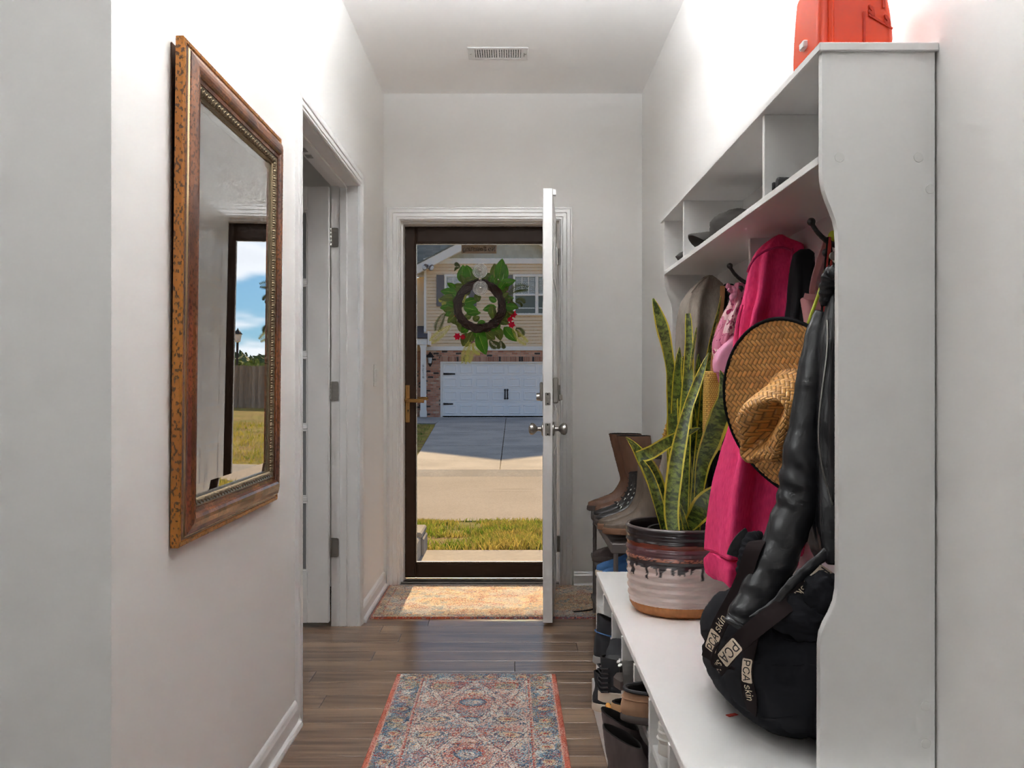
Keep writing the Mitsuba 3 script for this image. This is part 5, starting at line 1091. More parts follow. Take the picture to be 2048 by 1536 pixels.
def mat_col(X, Y, r):
    d, a = Y-4.555, X+.685
    c = np.empty(X.shape+(3,)); c[:] = lin((232, 206, 172))
    g = meshkit.fbm(np.stack([X*7, Y*9, 0*X], -1), 4, seed=3); h = meshkit.fbm(np.stack([X*16, Y*16, 0*X], -1), 3, seed=8)
    pick(c, g > .50, 'sand', r, .6); pick(c, g < .43, 'cream', r, .8); pick(c, h > .58, 'rust', r, .28); pick(c, h < .36, 'blue', r, .4)
    q = np.hypot((X+.03)/1.5, Y-4.93); pick(c, (q > .085) & (q < .11), 'rust', r, .35); pick(c, q < .05, 'cream', r, .8)
    e = np.minimum.reduce([a, .62-X, d, 5.285-Y]); pick(c, (e > .05) & (e < .056), 'rust', r, .6); pick(c, (e > .012) & (e < .05), 'olive', r, .35); pick(c, (e > .012) & (e < .05) & (h > .52), 'navy', r, .3)
    ed = e < .012; c[ed] = lin((168, 84, 54)); pick(c, ed, 'rust', r, .3); pick(c, (d < .03) & (X > -.2), 'navy', r, .45)
    s = r.random(X.shape); c[s < .10] = PAL['cream']; c[(s > .1) & (s < .16)] = PAL['rust']; c[(s > .16) & (s < .24)] = PAL['black']; c[(s > .24) & (s < .29)] = PAL['blue']
    return np.clip(c*r.uniform(.6, 1.2, X.shape+(1,)), 0, 1)
m, c = rug_mesh(-.683, .62, 4.555, 5.285, .0033, .009, mat_col, 9)
single('entry_mat', m, 'pile', 'cream and orange patterned mat lying inside the front door', 'rug', True, color=c)
single('cable', tube(spline([(.62, 4.95, .013), (.52, 4.90, .013), (.46, 4.78, .013), (.40, 4.70, .013), (.34, 4.66, .013), (.30, 4.65, .013)], 40), .0035, 8), 'black', 'thin black cable lying across the right end of the entry mat', 'cable', True)

# ---------------------------------------------------------------- framed mirror on the left wall
mi_ = thing('wall_mirror', 'large mirror with a burnished gold frame hanging on the left wall', 'mirror')
MY0, MY1, MZ0, MZ1 = 1.985, 2.822, .782, 1.852
tilt = .012/(MZ1-MZ0)
def mpl(y, z, h): return np.stack([XL+.0025+h+tilt*(z-MZ0), y, z], -1) if np.ndim(y) else np.array([XL+.0025+h+tilt*(z-MZ0), y, z])
def leaf_gold(p, n, uv):
    g = fbm(p.x*340, p.y*340, p.z*150, 3); k = fbm(p.x*18, p.y*18, p.z*6, 3)
    c = mix(C3((118, 66, 30)), C3((74, 40, 24)), smoothstep(.35, .65, k))
    return mix(c, C3((36, 20, 12)), smoothstep(.50, .66, g)*.7)
def edge_gold(p, n, uv):
    g = fbm(p.x*260, p.y*260, p.z*130, 3); k = fbm(p.x*14, p.y*14, p.z*5, 2)
    return mix(mix(C3((176, 112, 36)), C3((136, 76, 24)), k), C3((44, 24, 10)), smoothstep(.54, .66, g)*.9)
mat('edge_gold', proc(edge_gold), .3, .3, .6)
mat('gold_leaf', proc(leaf_gold), .22, .35, .8, clearcoat=.7, clearcoat_gloss=.9)
mat('gilt', (206, 182, 140), .22, .95)
mat('liner', (120, 106, 84), .28, .9)
mat('frame_dark', (66, 44, 30), .3, .5)
FP = [(0, 0), (0, .016), (.003, .019), (.010, .019), (.012, .0165), (.016, .0165), (.018, .020), (.024, .026), (.034, .031), (.046, .035), (.054, .0355), (.060, .033), (.063, .029), (.064, .0255), (.072, .0245), (.074, .026)]
def mframe(prof, m, name, side):
    """one mitred side of the frame; profile (inset from the outer edge, height)"""
    cn = [(MY0, MZ0), (MY1, MZ0), (MY1, MZ1), (MY0, MZ1)]; dr_ = [(1, 1), (-1, 1), (-1, -1), (1, -1)]
    i, j = side, (side+1) % 4
    rings = [[mpl(cn[k][0]+dr_[k][0]*s, cn[k][1]+dr_[k][1]*s, h) for s, h in prof] for k in (i, j)]
    return obj(mi_+'__'+name, loft(np.array(rings)), m)
for s in range(4):
    rail = mframe(FP[4:]+[(.074, 0), (.012, 0)], 'gold_leaf', 'frame_rail', s); mframe(FP[:5]+[(.012, 0)], 'edge_gold', 'frame_edge', s)
    mframe([(.0175, .0175), (.0185, .0215), (.0215, .0235), (.0205, .0185)], 'gilt', 'gilt_line', s)
    lk = mframe([(.074, .010), (.074, .0235), (.078, .0245), (.088, .0205), (.096, .0140), (.096, .010)], 'liner', 'ornate_liner', s)
    n = 30 if s % 2 == 0 else 42
    for k in range(n):
        L_ = (MY1-MY0 if s % 2 == 0 else MZ1-MZ0)-.166; q = .083+L_*(k+.5)/n; w = L_/n
        bs = []
        for da, db, rw, rh in ((0, .0, .30, .0075), (-.32, .002, .14, .006), (.32, .002, .14, .006)):
            e = trimesh.creation.icosphere(1, 1.0); E = np.asarray(e.vertices)
            al, ac = q+da*w+E[:, 0]*rw*w, .0855+db+E[:, 1]*rh; hh2 = .0205+E[:, 2]*.0035-(ac-.0855)*.45
            if s == 0: y, z = MY0+al, MZ0+ac
            elif s == 1: y, z = MY1-ac, MZ0+al
            elif s == 2: y, z = MY0+al, MZ1-ac
            else: y, z = MY0+ac, MZ0+al
            f = np.asarray(e.faces)
            bs.append(tm(mpl(y, z, hh2), f))
        obj(lk+'__ornament', cat(bs), 'liner', True)
scene['mat_mirror'] = {'type': 'conductor', 'material': 'none', 'specular_reflectance': {'type': 'rgb', 'value': [.88, .89, .90]}}
gi = .096; bv = .024
o = [(MY0+gi, MZ0+gi), (MY1-gi, MZ0+gi), (MY1-gi, MZ1-gi), (MY0+gi, MZ1-gi)]; ii = [(MY0+gi+bv, MZ0+gi+bv), (MY1-gi-bv, MZ0+gi+bv), (MY1-gi-bv, MZ1-gi-bv), (MY0+gi+bv, MZ1-gi-bv)]
pts = [mpl(y, z, .0105) for y, z in o]+[mpl(y, z, .0125) for y, z in ii]
def facing(m):
    m.remove_unreferenced_vertices()
    n = np.cross(m.vertices[m.faces[0][1]]-m.vertices[m.faces[0][0]], m.vertices[m.faces[0][2]]-m.vertices[m.faces[0][0]])
    return m if n[0] > 0 else tm(m.vertices, np.asarray(m.faces)[:, ::-1])
obj(mi_+'__glass', facing(tm(pts, [[4, 5, 6, 7]])), 'mirror', label='mirror glass')
for k in range(4): obj(mi_+'__bevel', facing(tm(pts, [[k, (k+1) % 4, 4+(k+1) % 4, 4+k]])), 'mirror', label='bevelled glass edge')
obj(mi_+'__backing', box(XL+.0005, XL+.0025, MY0+.01, MY1-.01, MZ0+.01, MZ1-.01), 'frame_dark')
th2 = np.arange(12)*np.pi/6
# ---------------------------------------------------------------- shoes, boots and the rack
def shoe_rings(levels, n=56, taper=.18, toe_e=.9):
    """horizontal rings (z, heel x, front x, width[, y shift]); heel at x=0, toe towards +x"""
    th_ = np.arange(n)*2*np.pi/n; out = []
    for lv in levels:
        z, xh, xf, w = lv[:4]; c = np.cos(th_); s = np.sin(th_)
        x = (xh+xf)/2+(xf-xh)/2*np.sign(c)*np.abs(c)**toe_e; f = (x-xh)/max(xf-xh, 1e-6)
        y = w/2*np.sign(s)*np.abs(s)**.85*(1-taper*(1-np.clip(f*1.8, 0, 1)))
        zz = z+(lv[4]*(1-f) if len(lv) > 4 else 0)
        out.append(np.stack([x, y, zz+0*x], 1))
    return np.array(out)
def densify(levels, k=5):
    lv = np.array([list(l)+[0]*(5-len(l)) for l in levels], float); t = np.arange(len(lv)); tt = np.linspace(0, len(lv)-1, (len(lv)-1)*k+1)
    return np.stack([PchipInterpolator(t, lv[:, j])(tt) for j in range(5)], 1)
def footwear(key, levels, pos, rz, upper, sole, lining, sole_h=.022, welt=.004, rx=0, ry=0, wr=.0015, seed=0, upper_kw=None):
    """open-topped upper with an inner wall, and a sole under it"""
    lv = densify(levels); R = shoe_rings(lv)
    R = R+((meshkit.fbm(R*38+seed, 3)-.5)*2*wr)[..., None]*np.array([.5, 1, .3])
    cin = R.mean(1, keepdims=True); inner = cin+(R-cin)*np.array([.90, .86, 1]); nk = max(2, int(len(R)*.55))
    up = np.concatenate([R, inner[::-1][:nk]*1.0])
    put = lambda m: move(move(m, rx=rx, ry=ry), t=pos, rz=rz)
    obj(key+'__upper', put(loft(R, (True, False))), upper, True)
    rim = np.concatenate([R[-1:], R[-1:]*.5+inner[-1:]*.5+np.array([0, 0, .002]), inner[::-1][:nk]])
    obj(key+'__lining', put(loft(rim, (False, True))), lining, True)
    b = R[0]; cb = b.mean(0); so = [cb+(b-cb)*np.array([1+2*welt/.28, 1+2*welt/.09, 1])*s+np.array([0, 0, dz]) for s, dz in ((.96, -sole_h), (1.0, -sole_h+.003), (1.0, -.002), (.97, .003))]
    obj(key+'__sole', put(loft(np.array(so))), sole, 40)
    return put
SNEAK = [(.024, 0, .28, .098), (.040, -.002, .278, .098), (.052, .0, .262, .092), (.064, .004, .225, .084), (.078, .006, .185, .078), (.094, .004, .150, .074), (.108, .002, .128, .070, .012)]
SLIP = [(.022, 0, .27, .094), (.038, -.001, .267, .094), (.050, .001, .245, .088), (.060, .004, .205, .080), (.070, .005, .165, .074, .010)]
HIGH = [(.026, 0, .285, .100), (.045, -.002, .282, .100), (.062, .002, .262, .096), (.085, .006, .215, .088), (.110, .010, .165, .084), (.150, .010, .115, .084), (.180, .004, .090, .088), (.205, -.006, .082, .090, .045)]
def boot(h, sh=.118, slope=.0, w=.108, lean=.0):
    f = [(.030, 0, .285, .096), (.043, .0, .284, .094), (.055, .004, .262, .088), (.071, .010, .215, .080), (.092, .014, .172, .080), (.130, .013, .143, .088), (.155, .012, .134, .094)]
    k = np.linspace(.195, h, 5)
    return f+[(z, .010-lean*(z-.15), .132+(sh-.12)*(z-.15)/(h-.15)-lean*(z-.15), .096+(w-.096)*(z-.15)/(h-.15)) for z in k]
for nm, c1, c2 in (('tan_boot', (60, 38, 27), (86, 58, 42)), ('grey_boot', (58, 49, 41), (86, 73, 61)), ('brown_suede', (44, 37, 36), (70, 60, 58)), ('tan_suede', (124, 92, 70), (152, 118, 92)), ('blue_knit', (44, 84, 132), (72, 112, 158)), ('black_knit', (9, 9, 11), (22, 23, 26))):
    mat(nm, heather(c1, c2, 90), .55 if 'boot' in nm else .9, spec=.35)
mat('sole_tan', (104, 74, 54), .7); mat('sole_dark', (46, 38, 34), .7); mat('sole_cream', (208, 194, 176), .7); mat('sole_grey', (120, 118, 116), .7); mat('white_rubber', (206, 204, 198), .45); mat('cork', (170, 134, 96), .8); mat('lining_dark', (16, 14, 13), .95, spec=.1); mat('beige_mesh', (196, 182, 160), .9)

RY0, RY1, RX0, RX1 = 3.69, 4.66, .386, .700
rk = thing('shoe_rack', 'grey metal shoe rack beyond the bench, holding boots and sneakers', 'shoe rack')
mat('rack', (92, 86, 84), .45, .3)
RZ = (.100, .300, .505)
for z in RZ: obj(rk+'__shelf', box(RX0, RX1, RY0, RY1, z-.038 if z > .5 else z-.02, z, .003), 'rack')
for x in (RX0+.018, RX1-.018):
    for y in (RY0+.012, RY1-.012): obj(rk+'__leg', tube([(x, y, 0), (x, y, .49)], .0095, 12), 'rack', 40)
def rboot(label, lv, y, xt, upper, sole, z=RZ[2], cat_='boot', group=None, rz=math.pi, **kw):
    k = thing('boot' if cat_ == 'boot' else 'shoe', label, cat_, group)
    L_ = lv[0][2]; put = footwear(k, lv, (xt+L_, y, z+.0225), rz, upper, sole, 'lining_dark', **kw)
    return k, put
k, put = rboot('tall tan leather boot at the far end of the rack, against the front wall', boot(.365, .150, lean=-.12), 4.44, .354, 'tan_boot', 'sole_dark', seed=1, wr=.003)
k, put = rboot('tall tan leather boot standing second from the far end of the rack', boot(.365, .150, lean=-.12), 4.27, .372, 'tan_boot', 'sole_dark', seed=2, wr=.003)
mat('eyelet', (220, 220, 216), .3); mat('black_leather', (14, 13, 13), .3, spec=.35)
for i, (y, xt, lb) in enumerate(((4.11, .352, 'black lace-up boot with silver eyelets, next to the tan boots'), (3.985, .350, 'black lace-up boot with silver eyelets, next to the grey cowboy boots'))):
    k, put = rboot(lb, boot(.215, .118), y, xt, 'black_leather', 'sole_dark', seed=3+i)
    for j in range(7):
        t = j/6; zz = .074+.124*t; bl = np.array([q[:4] for q in boot(.215, .118)]); xx = float(np.interp(zz+.008, bl[:, 0], bl[:, 2]))-.002
        for s in (-1, 1): obj(k+'__eyelet', put(move(lathe([(.0026, 0), (.0062, 0), (.0062, .003), (.0026, .003)], 10), t=(xx-.010, s*.024, zz+.008), ry=1.0)), 'eyelet')
        obj(k+'__lace', put(tube([(xx-.009, -.024, zz+.010), (xx+.004, 0, zz+.014), (xx-.009, .024, zz+.010)], .0024, 6)), 'black')
mat('stitch', (150, 92, 66), .7)
for i, (y, xt, lb) in enumerate(((3.865, .352, 'grey brown cowboy boot standing behind the nearest boot on the rack'), (3.755, .362, 'grey brown cowboy boot nearest to the bench on the rack'))):
    k, put = rboot(lb, boot(.305, .112), y, xt, 'grey_boot', 'sole_tan', seed=6+i, welt=.006)
    for s in (-1, 1):
        for j in range(3):
            z0 = .16+.0; obj(k+'__stitching', put(tube([(.035+.028*j+(.012 if q % 2 else 0), s*(.0475+.0022*q), .165+q*.022) for q in range(7)], .0022, 6)), 'stitch')
k, put = rboot('dark brown suede shoe under the top shelf of the rack, at its far end', SNEAK, 4.30, .366, 'brown_suede', 'sole_dark', z=RZ[1], cat_='shoe', seed=9); 
k, put = rboot('blue and beige sneaker under the top shelf of the rack, farther of the pair', SNEAK, 3.98, .352, 'blue_knit', 'beige_mesh', z=RZ[1], cat_='sneaker', seed=10)
k, put = rboot('blue and beige sneaker under the top shelf of the rack, nearer of the pair', SNEAK, 3.85, .362, 'blue_knit', 'beige_mesh', z=RZ[1], cat_='sneaker', seed=11)

# shoes kept in the bench, heels outward
def bshoe(label, lv, pos, upper, sole, cat_='shoe', lining='lining_dark', rz=0.0, **kw):
    k = thing('shoe', label, cat_); return k, footwear(k, lv, pos, rz, upper, sole, lining, **kw)
FZ = .0955
k, put = bshoe('black slip-on shoe with a blue collar line, topmost of the far pile in the bench', [(a, b, c, d)+((e[0],) if e else ()) for a, b, c, d, *e in [(.022, 0, .26, .094), (.045, -.004, .255, .096), (.075, -.004, .225, .090), (.092, .0, .17, .084), (.100, -.004, .135, .080, .052)]], (.252, 2.945, .262), 'black_knit', 'sole_grey', seed=20, ry=.10)
obj(k+'__collar_line', put(tube(np.vstack([shoe_rings([(.082, -.005, .196, .092, .018)])[0]]*1), .0018, 6, False)), 'blue_knit')
k, put = bshoe('black and cream sneaker lying at the bottom of the far pile in the bench', SNEAK, (.250, 2.935, FZ+.0235), 'black_knit', 'sole_cream', 'sneaker', seed=21)
k, put = bshoe('black canvas shoe with white edging tipped on its side in the second slot', SLIP, (.262, 2.70, .330), 'black_knit', 'black', seed=22, rx=-.75, ry=.30)
obj(k+'__lace', put(cat([tube(spline([(.13, .02, .075), (.10, .045, .105), (.07, .03, .10), (.11, 0, .078)], 20), .0022, 6), tube(spline([(.13, -.01, .075), (.09, -.03, .115), (.06, -.05, .11)], 16), .0022, 6)])), 'black')
k, put = bshoe('black sneaker with chevron texture and a cream sole in the second slot', SNEAK, (.248, 2.700, .232), 'black_knit', 'sole_cream', 'sneaker', seed=23, sole_h=.028)
for j in range(6):
    for s in (-1, 1): obj(k+'__chevron', put(tube([(-.004, s*.002, .032+j*.013), (.004, s*.022, .026+j*.013), (.022, s*.041, .032+j*.013)], .0028, 6)), 'leather')
k, put = bshoe('black and white sneaker lowest in the second slot of the bench', SNEAK, (.262, 2.700, FZ+.0235), 'black_knit', 'white_rubber', 'sneaker', seed=24)
for j in range(2): obj(k+'__stripe', put(tube(spline([(-.004, -.02+.02*j, .045+.02*j), (.01, -.045, .055+.012*j), (.06, -.050, .065+.01*j), (.12, -.047, .06)], 20), .004, 6)), 'white_rubber')
fs_ = thing('sandal', 'dark grey slide sandal on the upper shelf of the third slot', 'sandal')
sy_ = 2.44; o_ = np.array([.275, sy_, .3515])
fp = Polygon([(0, -.036), (.08, -.034), (.18, -.046), (.25, -.044), (.272, 0), (.25, .044), (.18, .046), (.08, .034), (0, .036), (-.012, 0)]).buffer(.006).buffer(-.003)
obj(fs_+'__footbed', move(extrude(fp, .022), t=o_), 'sole_dark', 40)
aa = np.linspace(0, np.pi, 20); st_ = [[(x, .050*math.cos(t), .012+.050*math.sin(t)) for x in (.005, .06)] for t in aa]
obj(fs_+'__strap', move(loft(np.array([[p, q, (q[0], q[1]*.93, q[2]*.95), (p[0], p[1]*.93, p[2]*.95)] for p, q in st_])), t=o_), 'felt', 40)
for j in range(2): obj(fs_+'__stud', dome(o_+np.array([-.0+.0, -.02+.03*j, .058]), .006, (-.5, -.3, .9)), 'white')
k, put = bshoe('brown suede clog with a black lining on the fourth slot shelf', [(.010, 0, .26, .108), (.024, -.003, .258, .110), (.040, 0, .24, .106), (.054, .004, .20, .098), (.064, .006, .165, .092, .003)], (.250, 2.165, .3515+.0145), 'tan_suede', 'sole_dark', 'clog', seed=26, wr=.001, sole_h=.014)
obj(k+'__seam', put(tube(shoe_rings([(.048, .001, .222, .104)])[0], .0022, 6)), 'tan_suede')
obj(k+'__collar', put(tube(np.vstack([shoe_rings(densify([(.064, .006, .165, .092, .003), (.0641, .006, .165, .092, .003)]))[-1]]), .0045, 8, False)), 'black')
k, put = bshoe('black knit sneaker at the bottom of the third slot', SNEAK, (.262, 2.43, FZ+.0235), 'black_knit', 'sole_grey', 'sneaker', seed=32)
k, put = bshoe('tan leather shoe with an orange heel ring, stacked in the third slot under the sandal', [(.022, 0, .24, .088), (.036, -.002, .236, .090), (.048, 0, .20, .084), (.056, .003, .16, .078, .006)], (.252, 2.43, .252), 'cork', 'cork', seed=27, sole_h=.018)
obj(k+'__heel_ring', put(tube(np.stack([-.006+0*th2, .020*np.cos(np.r_[th2]), .036+.016*np.sin(th2)], 1)[np.r_[0:12, 0]], .006, 10, False)), 'orange_wood', True)
mat('orange_wood', (206, 138, 62), .5)
k, put = bshoe('grey brown high-top sneaker in the fourth slot, behind the other high-top', HIGH, (.213, 2.215, FZ+.0235), 'brown_suede', 'sole_dark', 'sneaker', seed=28)
k, put = bshoe('grey brown high-top sneaker with a dark stripe, nearest in the fourth slot', HIGH, (.206, 2.105, FZ+.0235), 'brown_suede', 'sole_dark', 'sneaker', seed=29)
obj(k+'__stripe', put(tube(spline([(.02, -.052, .15), (.07, -.052, .11), (.14, -.054, .075), (.22, -.050, .055)], 24), .007, 8)), 'black')
k, put = bshoe('white ribbed rubber shoe on the fifth slot shelf', [(.022, 0, .26, .094), (.040, -.004, .258, .098), (.062, -.002, .225, .092), (.078, .006, .17, .080), (.088, .02, .13, .07)], (.300, 1.930, .3515+.0225), 'white_rubber', 'white_rubber', lining='white_rubber', seed=30, wr=.0004)
for z, w_ in ((.034, .099), (.048, .098), (.062, .093), (.075, .083)): obj(k+'__rib', put(tube(shoe_rings([(z, -.004+(z-.034)*.12, .258-(z-.034)*1.6, w_)])[0], .003, 6)), 'white_rubber')
k, put = bshoe('small white shoe far back on the first slot shelf', [(.018, 0, .20, .07), (.04, 0, .19, .07), (.055, .004, .13, .06)], (.34, 3.16, .3515+.0225), 'white_rubber', 'white_rubber', lining='sole_grey', seed=31)
# ---------------------------------------------------------------- wreath, suction hooks and sign on the storm door
WY = 5.535; KW = WY/F; GY = SY0+.018
wp = lambda a, b, y=WY: P(820+a/5.12, 470+b/5.12, y)       # from the enlarged view of the wreath
wr_ = thing('wreath', 'green leaf wreath with dark twig ring and red flowers hanging on the storm door', 'wreath')
WC = wp(720, 728); RM, RT = .1300, .0245
mat('twig', (36, 23, 18), .85, spec=.1)
a = np.linspace(0, 2*np.pi, 97)[:-1]
core = WC+np.stack([RM*np.cos(a), 0*a, RM*np.sin(a)], 1); th2 = np.arange(12)*np.pi/6
def torus(c, R, r, n=96, m=12):
    ca, sa = np.cos(a)[:, None], np.sin(a)[:, None]; rr = R+r*np.cos(th2)[None]
    v = np.stack([rr*ca, r*np.sin(th2)[None]*np.ones_like(ca), rr*sa], -1)+c
    f = grid_faces(n+1, m, True).reshape(-1, 4) % (n*m); return tm(v.reshape(-1, 3), f)
obj(wr_+'__ring_core', torus(WC, RM, RT*.72), 'twig', True)
r = random.Random(12)
for k in range(22):
    t = np.linspace(0, 2*np.pi*r.uniform(.5, 1.0), 60)+r.uniform(0, 6.28); w = r.choice((3, 4, 5, -4)); ph0 = r.uniform(0, 6.28); rad = RT*r.uniform(.75, 1.05)
    q = WC+np.stack([(RM+rad*np.cos(w*t+ph0))*np.cos(t), rad*np.sin(w*t+ph0), (RM+rad*np.cos(w*t+ph0))*np.sin(t)], 1)
    obj(wr_+'__twig', tube(q, r.uniform(.0022, .004), 6), 'twig', True)
def leafy(c1, c2):
    def fn(p, n, uv):
        v = dr.abs(uv.x); c = mix(C3(c1), C3(c2), fbm(uv.x*3, uv.y*30, p.x*20, 2)); ve = dr.abs(dr.sin((uv.y*90-v*2.4)))
        c = mix(c, C3(c2), (mi.Float(1)-smoothstep(.0, .12, ve))*.3); return mix(c, C3((150, 160, 80)), mi.Float(1)-smoothstep(.02, .05, v))
    return proc(fn)
scene['mat_magnolia'] = {'type': 'principledthin', 'base_color': leafy((40, 92, 22), (74, 122, 34)), 'roughness': .4, 'diff_trans': .75, 'spec_trans': 0.0}
scene['mat_magnolia_dark'] = {'type': 'principledthin', 'base_color': leafy((58, 74, 30), (92, 104, 44)), 'roughness': .45, 'diff_trans': .6, 'spec_trans': 0.0}
scene['mat_fern_thin'] = {'type': 'principledthin', 'base_color': rgb((196, 192, 96)), 'roughness': .6, 'diff_trans': .9, 'spec_trans': 0.0}
scene['mat_fern_dark'] = {'type': 'principledthin', 'base_color': rgb((66, 74, 40)), 'roughness': .6, 'diff_trans': .6, 'spec_trans': 0.0}
scene['mat_petal'] = {'type': 'principledthin', 'base_color': rgb((196, 22, 52)), 'roughness': .5, 'diff_trans': .8, 'spec_trans': 0.0}
def wleaf(b, t, w, dy=0.0, droop=.012, roll=.2, m='magnolia', n=18):
    p0, p1 = wp(*b, WY+dy*.3), wp(*t, WY+dy); d = p1-p0; ln_ = np.linalg.norm(d); d /= ln_
    s = np.linspace(0, 1, n)[:, None]; nn = np.array([0, -1.0, 0]); nn = nn-d*nn.dot(d); nn /= np.linalg.norm(nn); sd = np.cross(d, nn)
    nn, sd = nn*math.cos(roll)+sd*math.sin(roll), sd*math.cos(roll)-nn*math.sin(roll)
    wd = w*KW/5.12/2*(np.sin(np.pi*s**.8)**.8)*1.06+.0004
    c = p0+d*ln_*s+nn*(-droop*4*(s-.5)**2)
    q = np.linspace(-1, 1, 7)[None]
    v = c[:, None]+sd*(wd*q)[..., None]-nn*(np.abs(q)*wd*.32)[..., None]
    uv = np.stack([np.repeat(q, n, 0), np.repeat(s*ln_, 7, 1)], -1).reshape(-1, 2)
    g = v.reshape(-1, 3); f = grid_faces(n, 7)
    obj(wr_+'__leaf', tm(g, f), m, True, uv=uv)
LV = [((530, 480), (545, 300), 110, 0), ((640, 440), (588, 292), 90, 0), ((690, 450), (650, 330), 80, 0), ((868, 480), (872, 280), 90, 1), ((915, 450), (952, 236), 110, 0), ((945, 480), (990, 296), 100, 0), ((935, 505), (1090, 468), 80, 0), ((905, 520), (1020, 560), 70, 1), ((480, 590), (312, 575), 80, 0), ((480, 630), (300, 655), 75, 1), ((455, 720), (304, 735), 90, 0), ((520, 650), (395, 690), 80, 1), ((450, 790), (358, 835), 60, 0), ((555, 740), (708, 775), 90, 0), ((560, 690), (716, 655), 80, 0), ((590, 800), (738, 795), 60, 0), ((880, 730), (742, 760), 80, 0), ((885, 680), (805, 635), 60, 0), ((850, 720), (862, 880), 85, 1), ((870, 740), (800, 810), 60, 0), ((700, 1000), (782, 1226), 120, 0), ((770, 990), (872, 1075), 90, 1), ((600, 1010), (545, 1145), 110, 1), ((650, 990), (570, 1150), 90, 1), ((965, 950), (1098, 1098), 105, 0), ((900, 950), (930, 1085), 90, 1), ((870, 960), (850, 1060), 70, 1), ((1000, 690), (1122, 745), 80, 1), ((520, 880), (545, 1010), 80, 1), ((440, 850), (470, 920), 60, 1), ((560, 540), (430, 520), 70, 1), ((470, 540), (385, 480), 60, 0), ((650, 880), (720, 840), 70, 1), ((700, 900), (785, 880), 50, 0), ((990, 640), (1060, 660), 60, 1), ((960, 880), (1010, 800), 60, 1), ((560, 600), (640, 560), 70, 1), ((690, 600), (710, 690), 70, 1), ((560, 480), (660, 450), 70, 1), ((820, 460), (790, 380), 70, 1)]
for k in range(46):
    an_ = k*2*np.pi/46+r.uniform(-.06, .06); out = r.random() < .8; l_ = r.uniform(80, 150) if out else r.uniform(50, 90); ro_ = r.uniform(215, 262) if out else r.uniform(185, 215); tw = r.uniform(-.55, .55)
    b = (720+ro_*math.cos(an_), 728+ro_*math.sin(an_)); sg_ = 1 if out else -1
    if not out and k % 3: continue
    LV.append((b, (b[0]+sg_*l_*math.cos(an_+tw), b[1]+sg_*l_*math.sin(an_+tw)), r.uniform(55, 90), 1 if r.random() < .6 else 0))
for i, (b, t, w, dk) in enumerate(LV): wleaf(b, t, w, r.uniform(-.012, .05), r.uniform(.004, .018), r.uniform(-.5, .5), 'magnolia_dark' if dk else 'magnolia')
def fern(pts, m, w=26, n=15):
    p = spline([wp(*q, WY+.01+.01*i) for i, q in enumerate(pts)], n); ms = [tube(p, .0011, 5)]; t, _, _ = frames(p)
    for i in range(1, n):
        s = i/(n-1); l_ = w*KW/5.12*2.2*math.sin(math.pi*min(1, .15+.85*(1-s)))**.8+.004
        for sg in (-1, 1):
            sd = np.cross(t[i], [0, -1, 0])*sg; d = sd*.85+t[i]*.5; d /= np.linalg.norm(d); u = np.cross(d, [0, -1, 0])
            a_, b_ = p[i], p[i]+d*l_; ms.append(tm([a_, a_+d*l_*.5+u*.0034, b_, a_+d*l_*.5-u*.0034], [[0, 1, 2, 3]]))
    obj(wr_+'__fern_frond', cat(ms), m, True)
for q, m in (([(610, 1080), (585, 1180), (560, 1300)], 'fern_thin'), ([(650, 1100), (680, 1160), (720, 1200)], 'fern_thin'), ([(430, 920), (330, 1000), (230, 1085)], 'fern_thin'), ([(370, 790), (320, 870), (285, 970)], 'fern_dark'), ([(1010, 620), (1100, 550), (1200, 545)], 'fern_dark'), ([(1050, 950), (1120, 1040), (1190, 1100)], 'fern_thin'), ([(820, 1070), (850, 1110), (885, 1135)], 'fern_dark'), ([(1080, 680), (1130, 680), (1160, 700)], 'fern_dark'), ([(930, 1080), (935, 1110), (938, 1150)], 'fern_dark'), ([(390, 620), (360, 660), (330, 690)], 'fern_thin'), ([(520, 330), (500, 325), (475, 325)], 'fern_dark'), ([(560, 700), (545, 640), (560, 580)], 'fern_thin'), ([(1080, 960), (1120, 980), (1145, 1020)], 'fern_dark'), ([(640, 1080), (620, 1200), (600, 1290)], 'fern_thin')): fern(q, m)
def flower(c, s, k):
    q = wp(*c, WY+.012*k)
    for i in range(6):
        an_ = i*np.pi/3+k; d = np.array([math.cos(an_), -.35, math.sin(an_)]); d /= np.linalg.norm(d); u = np.cross(d, [0, -1, 0]); l_ = s*KW/5.12
        v = [q, q+d*l_*.5+u*l_*.32, q+d*l_, q+d*l_*.5-u*l_*.32]; obj(f_+'__petal', tm(v, [[0, 1, 2, 3]]), 'petal')
for k, (c, s) in enumerate((((490, 1040), 46), ((548, 1045), 34), ((1062, 812), 48), ((1028, 862), 42), ((1045, 920), 46), ((905, 912), 36), ((822, 985), 34), ((462, 830), 24))):
    f_ = obj(wr_+'__flower', sphere(wp(*c, WY+.006), .006, 1), 'petal', True); flower(c, s, k)
mat('berry', (134, 84, 96), .4)
for c in ((1000, 580), (985, 600), (1015, 690), (1040, 675), (1010, 660), (640, 1100), (660, 1090), (530, 470)): obj(wr_+'__berry', sphere(wp(*c, WY+.01), .0055, 2), 'berry', True)
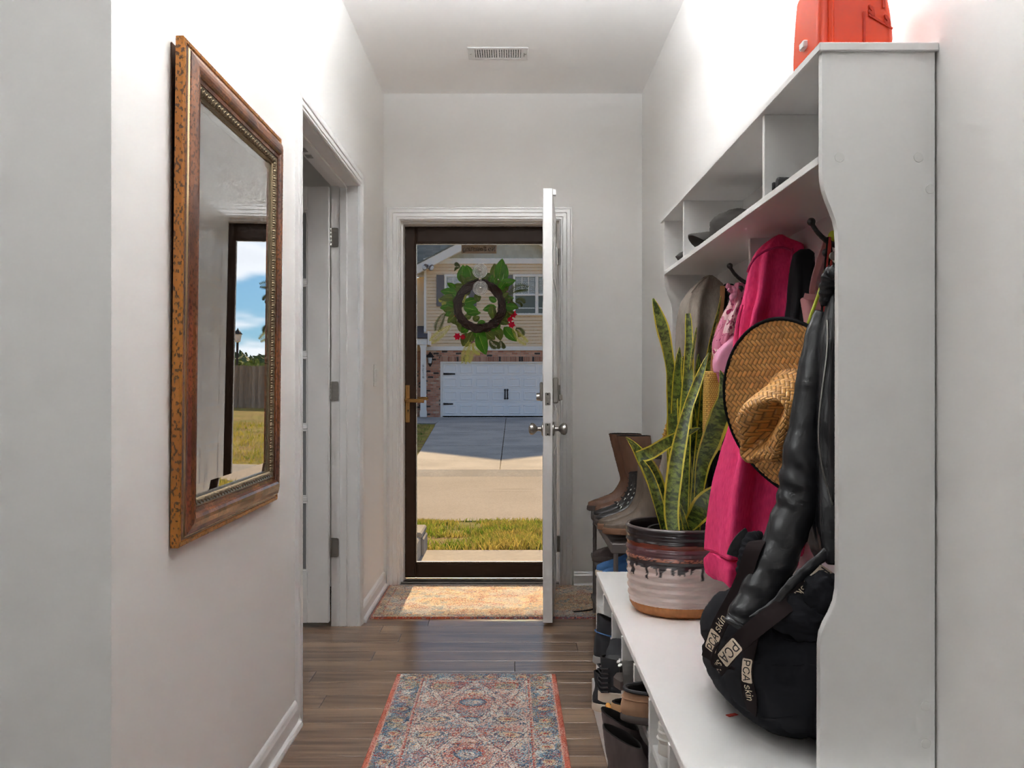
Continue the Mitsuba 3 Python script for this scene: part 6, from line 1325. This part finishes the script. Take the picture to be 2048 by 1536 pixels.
for i, (c, y, lb) in enumerate((((722, 366), GY-.0006, 'clear suction cup hook on the inside of the glass, above the wreath ring'), ((726, 545), GY-.0006, 'clear suction cup hook on the inside of the glass, at the wreath ring'))):
    sc_ = thing('suction_hook', lb, 'hook'); q = wp(*c, y); R0 = .0425
    cup = lathe([(R0, .0), (R0, .0012), (R0*.93, .0030), (R0*.62, .0062), (R0*.40, .0085), (R0*.30, .013), (.0001, .0135)], 48)
    tn = lambda m, s_=-1: tm(np.stack([q[0]+np.asarray(m.vertices)[:, 0], q[1]+s_*np.asarray(m.vertices)[:, 2], q[2]+np.asarray(m.vertices)[:, 1]], 1), np.asarray(m.faces)[:, ::(1 if s_ < 0 else -1)])
    obj(sc_+'__cup', tn(cup), 'cup_plastic', 30, label='clear plastic suction cup')
    obj(sc_+'__rim', tn(lathe([(R0-.0022, .0012), (R0-.0006, .0022), (R0+.0004, .0012)], 48, ends=False)), 'cup_rim', True)
    for rr2, h2 in ((R0*.80, .0046), (R0*.56, .0068), (R0*.36, .0095)): obj(sc_+'__ridge', tn(lathe([(rr2-.0011, h2), (rr2, h2+.0010), (rr2+.0011, h2)], 48, ends=False)), 'cup_rim', True)
    obj(sc_+'__boss', tn(lathe([(.010, .0125), (.010, .017), (.007, .019), (.0001, .0195)], 20)), 'satin', 40)
    if i == 0: obj(sc_+'__cord', tube(spline([q+(0, -.016, 0), wp(733, 440, GY-.014), wp(724, 520, GY-.014)], 16), .0016, 6), 'cup_rim', True)
mat('cup_rim', (226, 226, 222), .2)
scene['mat_cup_plastic'] = {'type': 'blendbsdf', 'weight': .30, 'a': {'type': 'thindielectric', 'int_ior': 1.4}, 'b': {'type': 'principledthin', 'base_color': rgb((222, 224, 226)), 'roughness': .4, 'diff_trans': 1.0, 'spec_trans': 0.0}}
sn = thing('door_sign', 'brown No Soliciting sticker on the storm door glass, seen from behind', 'sign')
s0, s1_ = P(924, 507, GY+.002), P(994, 490, GY+.002)
scene['mat_sign_back'] = {'type': 'principledthin', 'base_color': rgb((150, 128, 104)), 'roughness': .6, 'diff_trans': 1.0, 'spec_trans': 0.0}; mat('sign_text', (50, 32, 22), .7)
obj(sn+'__plate', box(s0[0], s1_[0], GY+.001, GY+.0025, s0[2], s1_[2]), 'sign_back')
t = meshkit.text_mesh('No Soliciting', (s1_[2]-s0[2])*.50, .0006, True); V = np.asarray(t.vertices); wd_ = V[:, 0].max()-V[:, 0].min(); sx_ = (s1_[0]-s0[0])*.93/wd_
cx_ = (s0[0]+s1_[0])/2
obj(sn+'__lettering', tm(np.stack([cx_-(V[:, 0]-V[:, 0].min()-wd_/2)*sx_, GY+.0004+V[:, 2], s0[2]+(s1_[2]-s0[2])*.28+V[:, 1]], 1), t.faces), 'sign_text', label='letters seen reversed')
